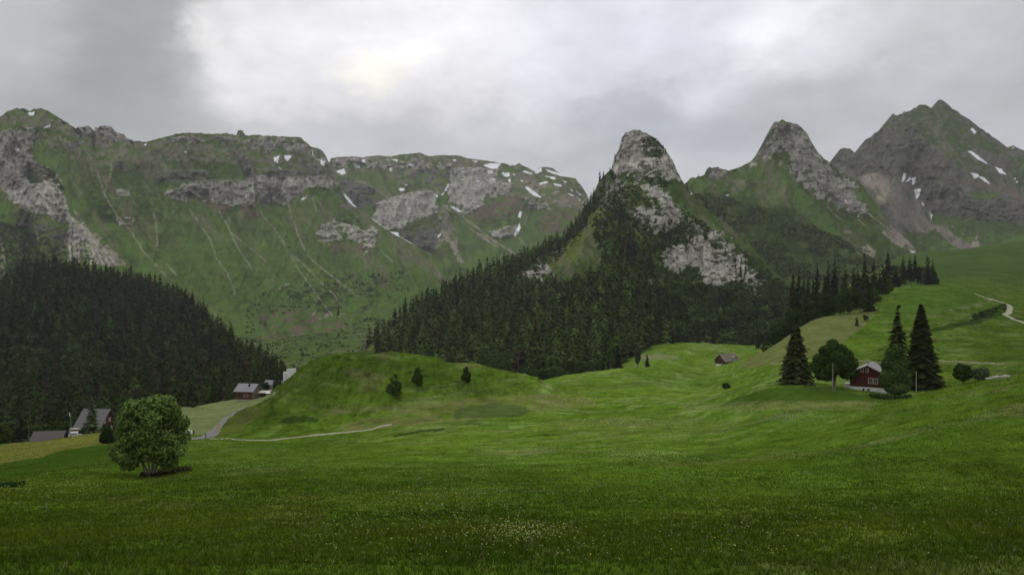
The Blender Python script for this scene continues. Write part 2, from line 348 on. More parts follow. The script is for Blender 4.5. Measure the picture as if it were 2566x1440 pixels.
gc = gc * lift(GX, GD)[..., None] * 1.10; gc = gc * (1 - .34 * np.clip((1450 - GX) / 300, 0, 1) * np.clip((GD - 196) / 22, 0, 1) * np.clip((420 - GD) / 60, 0, 1))[..., None]; gc[..., 0] *= 1.13; gc[..., 2] *= 1.9
WXp = GX + 9 * fbm(GX / 30, FY / 12, 81, 3); WYp = FY + 3.5 * fbm(GX / 25, FY / 8, 91, 3)
vis = FY <= HOR + 3
def gpaint(poly, c, a=.85, dmin=0, dmax=9e9, mod=None):
    global gc
    m = inpoly(WXp, WYp, poly) & (GD > dmin) & (GD < dmax)
    t = m * a
    if mod is not None: t = t * mod
    gc = lerp(gc, np.array(c) * (1 + .22 * n2 + .15 * n3)[..., None], t)
tex = np.clip(.6 + .9 * fbm(wx / 3, wy / 3, 101, 3), 0, 1); tex2 = np.clip(.2 + 1.5 * fbm(wx / 5, wy / 2.5, 103, 4), 0, 1)
gpaint([(380, 1045), (440, 1020), (560, 1000), (700, 980), (660, 1005), (600, 1028), (560, 1055), (525, 1085), (460, 1092), (380, 1095)], (.155, .185, .075), .9, 180, 420)
gpaint([(-200, 1130), (0, 1116), (290, 1070), (290, 1108), (200, 1120), (140, 1132), (90, 1148), (0, 1162), (-200, 1175)], (.135, .135, .030), .85, 110, 240)
gpaint([(-200, 1175), (0, 1160), (90, 1148), (140, 1132), (290, 1108), (300, 1168), (180, 1175), (0, 1198), (-200, 1215)], (.032, .066, .007), .85, 60, 200)
gpaint([(850, 1075), (880, 1055), (1000, 1030), (1150, 998), (1350, 985), (1480, 998), (1500, 1018), (1340, 1030), (1200, 1050), (1100, 1055), (900, 1080)], (.150, .145, .055), .75, 120, 300, tex)
gpaint([(1140, 1025), (1230, 1010), (1300, 1013), (1335, 1030), (1290, 1045), (1140, 1048)], (.060, .092, .024), .8, 120, 300)
gpaint([(980, 1092), (1040, 1080), (1115, 1071), (1110, 1076), (1040, 1086), (985, 1096)], (.02, .03, .01), .8, 100, 300)
gpaint([(690, 1058), (720, 1045), (770, 1040), (800, 1050), (790, 1056), (720, 1060)], (.018, .035, .008), .8, 150, 260)
gpaint([(540, 1095), (570, 1050), (640, 1010), (660, 1030), (640, 1050), (600, 1080)], (.105, .095, .035), .55, 150, 260, tex)
gpaint([(1850, 912), (1920, 872), (2040, 795), (2200, 770), (2170, 815), (2120, 850), (2080, 880), (1980, 902), (1870, 925)], (.122, .136, .046), .85, 280, 480)
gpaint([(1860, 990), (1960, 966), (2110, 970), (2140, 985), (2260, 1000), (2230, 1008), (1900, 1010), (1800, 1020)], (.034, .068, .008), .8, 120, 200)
gpaint([(1700, 1012), (1900, 1004), (2200, 1004), (2180, 1030), (2040, 1026), (1850, 1028), (1720, 1030)], (.145, .155, .060), .7, 90, 300, tex)
gpaint([(1890, 1034), (1960, 1028), (2050, 1036), (2040, 1056), (1900, 1056)], (.13, .17, .08), .5, 60, 300, tex2)
gpaint([(1480, 1125), (1560, 1118), (1640, 1140), (1760, 1150), (1700, 1165), (1580, 1160), (1480, 1150)], (.11, .16, .05), .4, 40, 200, tex2)
gpaint([(1300, 1120), (1420, 1110), (1330, 1150), (1250, 1150)], (.16, .2, .1), .4, 40, 200, tex2)
gpaint([(1400, 1050), (1700, 1040), (1900, 1060), (1700, 1100), (1400, 1100)], (.11, .12, .035), .45, 60, 300, tex)
gpaint([(640, 1270), (750, 1225), (830, 1250), (830, 1290), (740, 1330), (650, 1300)], (.115, .105, .030), .45, 15, 80, tex)
gpaint([(270, 1240), (360, 1245), (350, 1285), (270, 1280)], (.125, .105, .035), .5, 15, 90, tex)
gpaint([(1400, 1340), (1700, 1280), (2000, 1260), (2250, 1300), (2300, 1350), (1900, 1400), (1400, 1400)], (.115, .155, .018), .5, 10, 90)
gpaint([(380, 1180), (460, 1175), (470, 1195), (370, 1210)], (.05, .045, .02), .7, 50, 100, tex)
gpaint([(1300, 1290), (1500, 1200), (2000, 1160), (2500, 1020), (2566, 1050), (2300, 1180), (1700, 1290)], (.060, .125, .012), .35, 15, 120)
# rock outcrop and dark gully strip on the right, pale grass on the upper terraces
gpaint([(2475, 945), (2520, 930), (2566, 930), (2566, 943), (2490, 952)], (.16, .15, .11), .7, 80, 140, tex2)
gpaint([(2300, 775), (2440, 760), (2490, 750), (2470, 768), (2330, 788)], (.19, .20, .11), .7, 400, 700, tex2)
gpaint([(2300, 830), (2430, 802), (2520, 778), (2525, 785), (2440, 812), (2320, 835)], (.02, .035, .01), .75, 300, 600)
gpaint([(2250, 720), (2400, 705), (2480, 745), (2300, 800), (2200, 800)], (.055, .105, .014), .6, 380, 700)
gpaint([(2050, 905), (2120, 903), (2566, 907), (2566, 912), (2120, 911)], (.14, .15, .06), .5, 180, 330)
gpaint([(1370, 985), (1500, 968), (1700, 945), (1750, 950), (1500, 985)], (.12, .14, .05), .35, 180, 500, tex)
gpaint([(1590, 890), (1650, 885), (1700, 893), (1700, 900), (1590, 903)], (.17, .19, .09), .7, 400, 700)
gpaint([(1460, 1060), (1560, 1040), (1640, 1055), (1650, 1075), (1560, 1070)], (.13, .16, .06), .5, 80, 250, tex2)
fr = np.clip((GD - 560) / 380, 0, 1) * (GX > 2150) * .85
gc = lerp(gc, C(.046, .078, .017) * (1 + .3 * n1 + .2 * n2)[..., None], fr)
far = np.clip((GD - 650) / 300, 0, 1) * (GX < 1400)
gc = lerp(gc, C(.062, .098, .024) * (1 + .25 * n1 + .2 * n2)[..., None], far)
sp = np.clip(fbm(wx / 60, wy / 30, 171, 4) * 2 - .5, 0, .5) * far
gc = lerp(gc, C(.17, .16, .10), sp)
R_, C_ = GX.shape
def gridfaces(R, Cn):
    i = np.arange(R - 1)[:, None] * Cn + np.arange(Cn - 1)[None]; i = i.ravel()
    return np.stack([i, i + 1, i + Cn + 1, i + Cn], 1)
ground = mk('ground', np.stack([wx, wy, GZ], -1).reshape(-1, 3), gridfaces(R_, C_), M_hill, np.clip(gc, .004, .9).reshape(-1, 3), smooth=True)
tag(ground, kind='structure')
# ---------------------------------------------------------------- mountains
TY = {  # surface kinds: albedo, steepness weight (small = cliff), edge warp
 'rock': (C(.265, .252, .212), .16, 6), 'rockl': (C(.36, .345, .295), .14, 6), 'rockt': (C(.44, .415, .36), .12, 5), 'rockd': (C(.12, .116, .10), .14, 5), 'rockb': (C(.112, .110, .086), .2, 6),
 'scree': (C(.23, .205, .165), .8, 5), 'screeb': (C(.160, .145, .122), .9, 5), 'snow': (C(.80, .81, .84), .8, 1.2), 'green': (C(.074, .124, .027), 1., 8),
 'gbright': (C(.095, .140, .022), 1., 6), 'bush': (C(.031, .051, .014), .7, 7), 'mix': (C(.15, .15, .09), .5, 8), 'gdark': (C(.050, .082, .020), .9, 8), 'brown': (C(.125, .095, .065), .8, 8)}
def resamp(poly, xs):
    P = np.array(poly, float); o = np.argsort(P[:, 0], kind='stable'); P = P[o]
    return [np.interp(xs, P[:, 0], P[:, k]) for k in range(1, P.shape[1])]
def mountain(name, x0, x1, ridge, foot, base, paints, lines=(), seed=0, amp=1., step=2., jag=1.3, rr=240, backslope=.75, VEG=.30, low=.3, ragk=1.):
    xs = np.arange(x0, x1 + .1, step); ry, rd = resamp(ridge, xs); fy, fd = resamp(foot, xs)
    ry = ry + jag * fbm(xs / 7, xs * 0, seed, 3)
    t = np.linspace(0, 1, rr); PX = np.broadcast_to(xs, (rr, len(xs))).copy(); kk_ = 31
    rs = np.convolve(np.pad(ry, kk_ // 2, mode='edge'), np.hanning(kk_ + 2)[1:-1] / np.hanning(kk_ + 2).sum(), 'valid'); PY = fy + (rs - fy) * t[:, None] + (ry - rs) * t[:, None] ** 9
    wt = np.ones_like(PX) * TY[base][1]; col = np.broadcast_to(TY[base][0], PX.shape + (3,)).copy()
    rk = np.zeros_like(PX); sn = np.zeros_like(PX, bool)
    nA = fbm(PX / 28, PY / 20, seed + 1, 5); nB = fbm(PX / 28 + 40, PY / 20 + 9, seed + 2, 5)
    nF = fbm(PX / 5, PY / 5, seed + 3, 3)
    rag = (fbm(PX / 13 + PY / 40, PY / 9, seed + 50, 6, .68) * 1.9 - .12) * ragk
    # base is broken by drifting greens and thin rock
    col = lerp(col, col * C(1.35, 1.2, 1.2), np.clip(nA * 1.4, 0, 1)); col = lerp(col, col * .62, np.clip(-nB * 1.5, 0, 1))
    for p in paints:
        k, poly = p[0], p[1]; a = p[2] if len(p) > 2 else 1.
        c, s, wp = TY[k]
        if k.startswith('rock'):
            q_ = np.array(poly); bb = (PX > q_[:, 0].min() - 30) & (PX < q_[:, 0].max() + 30) & (PY > q_[:, 1].min() - 30) & (PY < q_[:, 1].max() + 30)
            m = np.zeros(PX.shape, bool); X_, Y_ = PX[bb], PY[bb]; sd_ = polydist(X_, Y_, list(poly) + [poly[0]]) * np.where(inpoly(X_, Y_, poly), 1, -1)
            m[bb] = sd_ + rag[bb] * np.clip((np.sqrt(abs(np.ptp(q_[:, 0]) * np.ptp(q_[:, 1]))) / 6), 5, 17) > 0
        else: m = inpoly(PX + wp * 1.6 * nA + wp * .5 * nF, PY + wp * nB - wp * .35 * nF, poly)
        if k == 'mix' or a < 1:
            thr = fbm(PX / 16, PY / 7, seed + 5, 4)
            m = m & (thr > (1 - 2 * a) * .45)
        col[m] = c; wt[m] = s
        if k.startswith('rock'): rk[m] = 1
        elif k != 'snow': rk[m] = 0
        sn |= m & (k == 'snow'); sn &= ~(m & (k != 'snow'))
    # drifts of stones, bare soil and darker herb patches running down the fall line
    dr1 = fbm(PX / 26 - PY / 40, PY / 70, seed + 40, 5); dr2 = fbm(PX / 9 - PY / 18, PY / 30, seed + 41, 4); hg = np.clip((t[:, None] - .45) * 1.6, 0, 1); lw = low + (1 - low) * np.clip((t[:, None] - .4) * 4, 0, 1)
    veg = (rk == 0) & ~sn
    col = lerp(col, C(.135, .115, .08), np.clip(dr1 * 1.6 - .25 + .3 * hg, 0, .6) * veg * lw)
    col = lerp(col, C(.034, .052, .016), np.clip(-dr2 * 1.7 - .35, 0, .7) * veg * (.5 + .5 * lw))
    col = lerp(col, C(.17, .16, .125), np.clip(dr2 * 1.8 - .75 + .25 * hg, 0, .6) * veg * lw)
    # rock texture: cracks, strata, grass on ledges
    stri = fbm(PX / 3.2, PY / 16, seed + 6, 3); strat = fbm(PX / 45, PY / 3.6 + PX / 25, seed + 7, 3); blot = fbm(PX / 12, PY / 14, seed + 8, 4)
    cr_ = ridged(PX / 9 + 1.6 * nA + PY / 60, PY / 26 + 1.2 * nB, seed + 9, 3)
    ck2 = ridged(PX / 22 - PY / 30, PY / 40 + PX / 55, seed + 60, 4); f = 1 + .30 * stri + .26 * strat + .12 * blot - 1.5 * np.clip(ck2 - .80, 0, 1) * 2.4 - .8 * np.clip(cr_ - .74, 0, 1) * 2.4
    col = np.where(rk[..., None] > 0, col * np.clip(f, .25, 1.8)[..., None], col)
    vg = fbm(PX / 15 + PY / 22, PY / 7, seed + 51, 5, .62)
    ledge = np.clip((strat * .5 + vg - VEG) * 5, 0, 1) * rk
    col = lerp(col, C(.045, .070, .020) * (1 + .3 * nF)[..., None], ledge * .85)
    g = 1 + .20 * nF + .16 * fbm(PX / 2.3, PY / 2.3, seed + 10, 2)
    col = np.where((rk[..., None] > 0) | sn[..., None], col, col * g[..., None])
    for ln in lines:
        w = ln[0]; kc = TY[ln[1]][0]; d = polydist(PX + 2.2 * nF + 4 * nA, PY + 1.5 * nF, ln[2])
        m = np.clip(1.25 - d / w, 0, 1) * np.clip(.75 + 1.2 * fbm(PX / 9, PY / 9, seed + 12, 2), .15, 1)
        col = lerp(col, kc * 1.15, m * .95 * (~sn))
    # depth: steep where rock, gentle where grass
    k = 9; ker_ = np.ones(k) / k; w = np.apply_along_axis(lambda v: np.convolve(np.pad(v, k // 2, mode='edge'), ker_, 'valid'), 1, wt)
    w = w + .02; cs = np.cumsum(w, 0); cs = (cs - cs[0]) / (cs[-1] - cs[0])
    cs = .6 * cs + .4 * t[:, None]
    D = fd + (rd - fd) * cs
    span = np.abs(ry - fy); env = np.clip(t[:, None] * 6, 0, 1)
    sz = D / F                                          # metres per photo pixel
    big = ridged(PX / 95 + PY / 260, PY / 210, seed + 20, 3) - .5; mid = ridged(PX / 30 + PY / 100, PY / 55, seed + 21, 4) - .5
    fine = fbm(PX / 8, PY / 9, seed + 22, 4); tiny = fbm(PX / 3, PY / 4, seed + 23, 2)
    rkS = np.apply_along_axis(lambda v: np.convolve(np.pad(v, 2, mode='edge'), np.ones(5) / 5, 'valid'), 1, rk)
    D = D - env * amp * sz * (80 * big + (26 + 26 * rkS) * mid + (6 + 5 * rkS) * fine + (1.6 + .8 * rkS) * tiny)
    # back side falls away behind the ridge
    nb = 14; bx = np.linspace(0, 1, nb + 1)[1:, None]; Dr = D[-1]; zr = ZC - (PY[-1] - CY) / F * Dr
    hgt = np.maximum(zr - (ZC - 170), 60); Db = Dr + hgt / backslope * bx; zb = zr - hgt * bx ** 1.25 + 6 * fbm(np.broadcast_to(xs / 20, (nb, len(xs))), bx * 5 + 0 * xs, seed + 30, 3) * (bx > 0.1)
    V = world(PX, PY, D); Vb = np.stack([(xs - CX) / F * Dr * np.ones_like(bx) , Db, zb], -1)
    cb = np.broadcast_to(col[-1], (nb,) + col[-1].shape)
    V = np.concatenate([V, Vb], 0); col2 = np.concatenate([col, cb], 0)
    o = mk(name, V.reshape(-1, 3), gridfaces(rr + nb, len(xs)), M_mtn, np.clip(col2, .004, .9).reshape(-1, 3), smooth=True)
    tag(o, kind='structure')
    return dict(xs=xs, ry=ry, fy=fy, D=D, PX=PX, PY=PY, V=V[:rr], rk=rk, rr=rr)
def mpt(M, px, py):
    """world point of the face seen at photo point px, py"""
    px = np.atleast_1d(np.asarray(px, float)); py = np.atleast_1d(np.asarray(py, float))
    j = np.clip(np.searchsorted(M['xs'], px) - 1, 0, len(M['xs']) - 2); b = np.clip((px - M['xs'][j]) / (M['xs'][j + 1] - M['xs'][j]), 0, 1)
    t = np.array([np.interp(-y_, -(M['PY'][:, j_] * (1 - b_) + M['PY'][:, j_ + 1] * b_), np.arange(M['rr'])) for y_, j_, b_ in zip(py, j, b)]); i = np.clip(t.astype(int), 0, M['rr'] - 2); a = t - i
    D = (M['D'][i, j] * (1 - b) + M['D'][i, j + 1] * b) * (1 - a) + (M['D'][i + 1, j] * (1 - b) + M['D'][i + 1, j + 1] * b) * a
    pyy = (M['PY'][i, j] * (1 - b) + M['PY'][i, j + 1] * b) * (1 - a) + (M['PY'][i + 1, j] * (1 - b) + M['PY'][i + 1, j + 1] * b) * a
    return world(px, pyy, D)
z1 = lambda *p: [(p[i] / 2.851, 240 + p[i + 1] / 2.851) for i in range(0, len(p), 2)]
z2 = lambda *p: [(800 + p[i] / 2.88, 340 + p[i + 1] / 2.88) for i in range(0, len(p), 2)]
z3 = lambda *p: [(1300 + p[i] / 2.88, 300 + p[i + 1] / 2.88) for i in range(0, len(p), 2)]
z4 = lambda *p: [(1866 + p[i] / 2.88, 220 + p[i + 1] / 2.88) for i in range(0, len(p), 2)]
# -- long left ridge
rid = [(-360, 420), (-120, 330), (0, 293), (21, 277), (42, 272), (63, 273), (75, 279), (84, 273), (102, 272), (119, 277), (140, 291), (168, 307), (189, 322), (195, 319), (221, 316), (230, 322), (232, 333), (236, 333), (238, 320), (260, 315), (279, 317), (284, 329), (309, 336), (321, 347), (337, 353), (365, 355), (389, 349), (417, 342), (442, 335), (470, 333), (491, 333), (519, 335), (561, 335), (568, 332), (575, 336), (593, 338), (595, 327), (609, 327), (611, 340), (645, 338), (666, 340), (702, 342), (751, 344), (765, 354), (779, 368), (793, 370), (807, 377), (817, 391), (821, 403), (836, 432), (850, 462), (872, 503), (930, 548), (985, 586), (1040, 615), (1085, 642), (1140, 684), (1190, 722), (1240, 760)]
rD = lambda x: np.interp(x, [-360, 0, 300, 600, 830, 990, 1140, 1240], [1900, 2150, 2600, 2850, 3100, 2700, 2250, 1950])
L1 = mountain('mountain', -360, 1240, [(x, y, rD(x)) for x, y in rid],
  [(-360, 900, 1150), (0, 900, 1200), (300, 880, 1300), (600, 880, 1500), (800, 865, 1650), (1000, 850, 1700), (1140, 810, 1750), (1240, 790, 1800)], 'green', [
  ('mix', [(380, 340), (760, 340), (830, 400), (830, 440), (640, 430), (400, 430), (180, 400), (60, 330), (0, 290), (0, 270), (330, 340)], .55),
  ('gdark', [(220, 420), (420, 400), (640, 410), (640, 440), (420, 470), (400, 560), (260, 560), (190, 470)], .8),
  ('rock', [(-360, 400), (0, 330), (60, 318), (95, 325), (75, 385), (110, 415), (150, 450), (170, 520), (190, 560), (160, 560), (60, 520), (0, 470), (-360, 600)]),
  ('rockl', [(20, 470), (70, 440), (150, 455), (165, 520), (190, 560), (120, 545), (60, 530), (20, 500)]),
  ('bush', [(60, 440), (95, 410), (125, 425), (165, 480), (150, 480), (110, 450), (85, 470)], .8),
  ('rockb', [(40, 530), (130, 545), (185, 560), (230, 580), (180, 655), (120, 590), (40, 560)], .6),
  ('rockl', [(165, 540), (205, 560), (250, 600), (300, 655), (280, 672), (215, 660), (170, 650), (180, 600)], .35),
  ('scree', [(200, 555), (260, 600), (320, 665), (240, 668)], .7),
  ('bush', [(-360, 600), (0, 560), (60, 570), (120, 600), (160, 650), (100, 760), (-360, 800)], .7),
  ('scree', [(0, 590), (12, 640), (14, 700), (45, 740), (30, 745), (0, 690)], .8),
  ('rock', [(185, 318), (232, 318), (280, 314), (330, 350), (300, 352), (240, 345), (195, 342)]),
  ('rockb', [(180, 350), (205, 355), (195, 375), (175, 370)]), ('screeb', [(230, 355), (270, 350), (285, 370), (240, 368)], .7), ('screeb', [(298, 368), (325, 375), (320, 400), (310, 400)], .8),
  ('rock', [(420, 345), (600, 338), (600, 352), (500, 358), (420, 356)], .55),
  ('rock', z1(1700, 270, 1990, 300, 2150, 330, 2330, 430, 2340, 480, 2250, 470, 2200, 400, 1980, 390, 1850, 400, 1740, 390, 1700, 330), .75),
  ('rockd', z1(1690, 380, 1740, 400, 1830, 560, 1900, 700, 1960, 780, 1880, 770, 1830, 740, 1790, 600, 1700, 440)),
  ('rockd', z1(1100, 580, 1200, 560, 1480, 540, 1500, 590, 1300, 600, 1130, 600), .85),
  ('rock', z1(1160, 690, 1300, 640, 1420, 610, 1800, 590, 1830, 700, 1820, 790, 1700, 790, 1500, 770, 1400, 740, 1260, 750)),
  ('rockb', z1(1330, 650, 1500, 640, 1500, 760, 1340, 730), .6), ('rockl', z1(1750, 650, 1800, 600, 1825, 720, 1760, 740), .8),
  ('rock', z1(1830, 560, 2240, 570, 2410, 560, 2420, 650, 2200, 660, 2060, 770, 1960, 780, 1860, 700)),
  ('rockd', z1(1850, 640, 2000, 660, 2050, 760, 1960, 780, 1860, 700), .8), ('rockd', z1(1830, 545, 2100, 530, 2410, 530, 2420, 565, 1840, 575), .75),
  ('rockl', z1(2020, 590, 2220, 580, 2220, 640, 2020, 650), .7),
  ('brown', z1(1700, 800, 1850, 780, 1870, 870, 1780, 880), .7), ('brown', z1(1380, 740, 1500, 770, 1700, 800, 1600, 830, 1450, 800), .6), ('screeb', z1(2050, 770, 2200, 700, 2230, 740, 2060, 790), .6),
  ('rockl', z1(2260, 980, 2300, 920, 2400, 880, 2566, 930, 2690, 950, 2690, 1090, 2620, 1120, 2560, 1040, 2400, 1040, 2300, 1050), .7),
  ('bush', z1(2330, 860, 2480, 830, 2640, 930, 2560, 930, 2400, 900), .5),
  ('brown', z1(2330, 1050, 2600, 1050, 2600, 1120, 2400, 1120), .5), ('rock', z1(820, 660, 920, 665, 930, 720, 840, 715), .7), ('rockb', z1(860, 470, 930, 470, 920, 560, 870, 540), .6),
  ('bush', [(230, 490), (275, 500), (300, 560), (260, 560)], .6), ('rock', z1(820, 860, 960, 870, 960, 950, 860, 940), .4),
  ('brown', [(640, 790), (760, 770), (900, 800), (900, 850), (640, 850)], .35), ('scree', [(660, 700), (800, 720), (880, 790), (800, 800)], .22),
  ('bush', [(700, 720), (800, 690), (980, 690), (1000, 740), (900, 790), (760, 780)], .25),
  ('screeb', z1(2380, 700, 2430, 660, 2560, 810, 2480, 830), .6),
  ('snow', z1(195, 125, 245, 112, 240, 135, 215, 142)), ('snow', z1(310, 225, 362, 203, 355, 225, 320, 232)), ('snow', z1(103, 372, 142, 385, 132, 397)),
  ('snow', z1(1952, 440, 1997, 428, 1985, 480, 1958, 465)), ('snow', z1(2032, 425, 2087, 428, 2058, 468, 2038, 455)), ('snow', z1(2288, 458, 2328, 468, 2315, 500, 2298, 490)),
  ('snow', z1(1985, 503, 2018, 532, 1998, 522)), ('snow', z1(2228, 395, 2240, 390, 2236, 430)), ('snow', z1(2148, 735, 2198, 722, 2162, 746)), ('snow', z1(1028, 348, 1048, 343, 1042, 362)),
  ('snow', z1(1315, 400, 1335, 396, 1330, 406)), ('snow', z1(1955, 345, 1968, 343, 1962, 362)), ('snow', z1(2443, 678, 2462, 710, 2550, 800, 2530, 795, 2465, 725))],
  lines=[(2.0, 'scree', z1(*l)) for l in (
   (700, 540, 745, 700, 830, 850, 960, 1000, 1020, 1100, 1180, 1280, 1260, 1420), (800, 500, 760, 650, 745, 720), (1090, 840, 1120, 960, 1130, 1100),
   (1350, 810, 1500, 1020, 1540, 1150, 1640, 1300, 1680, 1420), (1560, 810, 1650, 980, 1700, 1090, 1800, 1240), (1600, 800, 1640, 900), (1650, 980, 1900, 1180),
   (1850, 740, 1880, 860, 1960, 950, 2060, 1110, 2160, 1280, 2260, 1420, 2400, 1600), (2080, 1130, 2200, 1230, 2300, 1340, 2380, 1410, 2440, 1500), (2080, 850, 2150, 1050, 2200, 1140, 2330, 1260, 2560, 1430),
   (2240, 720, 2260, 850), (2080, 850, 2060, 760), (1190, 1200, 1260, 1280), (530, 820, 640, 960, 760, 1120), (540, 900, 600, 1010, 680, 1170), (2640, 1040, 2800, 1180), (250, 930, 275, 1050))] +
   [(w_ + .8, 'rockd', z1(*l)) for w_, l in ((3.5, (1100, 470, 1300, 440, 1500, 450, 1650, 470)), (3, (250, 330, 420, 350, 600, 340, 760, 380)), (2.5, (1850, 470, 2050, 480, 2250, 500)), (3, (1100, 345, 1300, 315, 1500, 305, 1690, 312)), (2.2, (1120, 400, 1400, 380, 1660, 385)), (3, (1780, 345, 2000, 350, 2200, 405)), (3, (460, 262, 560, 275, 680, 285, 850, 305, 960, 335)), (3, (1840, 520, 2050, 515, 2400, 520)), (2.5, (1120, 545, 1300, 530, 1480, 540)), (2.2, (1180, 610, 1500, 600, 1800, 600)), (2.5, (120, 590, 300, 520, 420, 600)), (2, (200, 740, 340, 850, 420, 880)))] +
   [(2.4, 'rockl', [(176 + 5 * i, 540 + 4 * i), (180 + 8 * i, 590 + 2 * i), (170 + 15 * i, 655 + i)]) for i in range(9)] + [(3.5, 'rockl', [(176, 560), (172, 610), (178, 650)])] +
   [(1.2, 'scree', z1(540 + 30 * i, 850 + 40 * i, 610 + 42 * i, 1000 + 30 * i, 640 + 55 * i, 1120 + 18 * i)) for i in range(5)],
  seed=100, jag=1.8, rr=290, VEG=.46, ragk=.5)
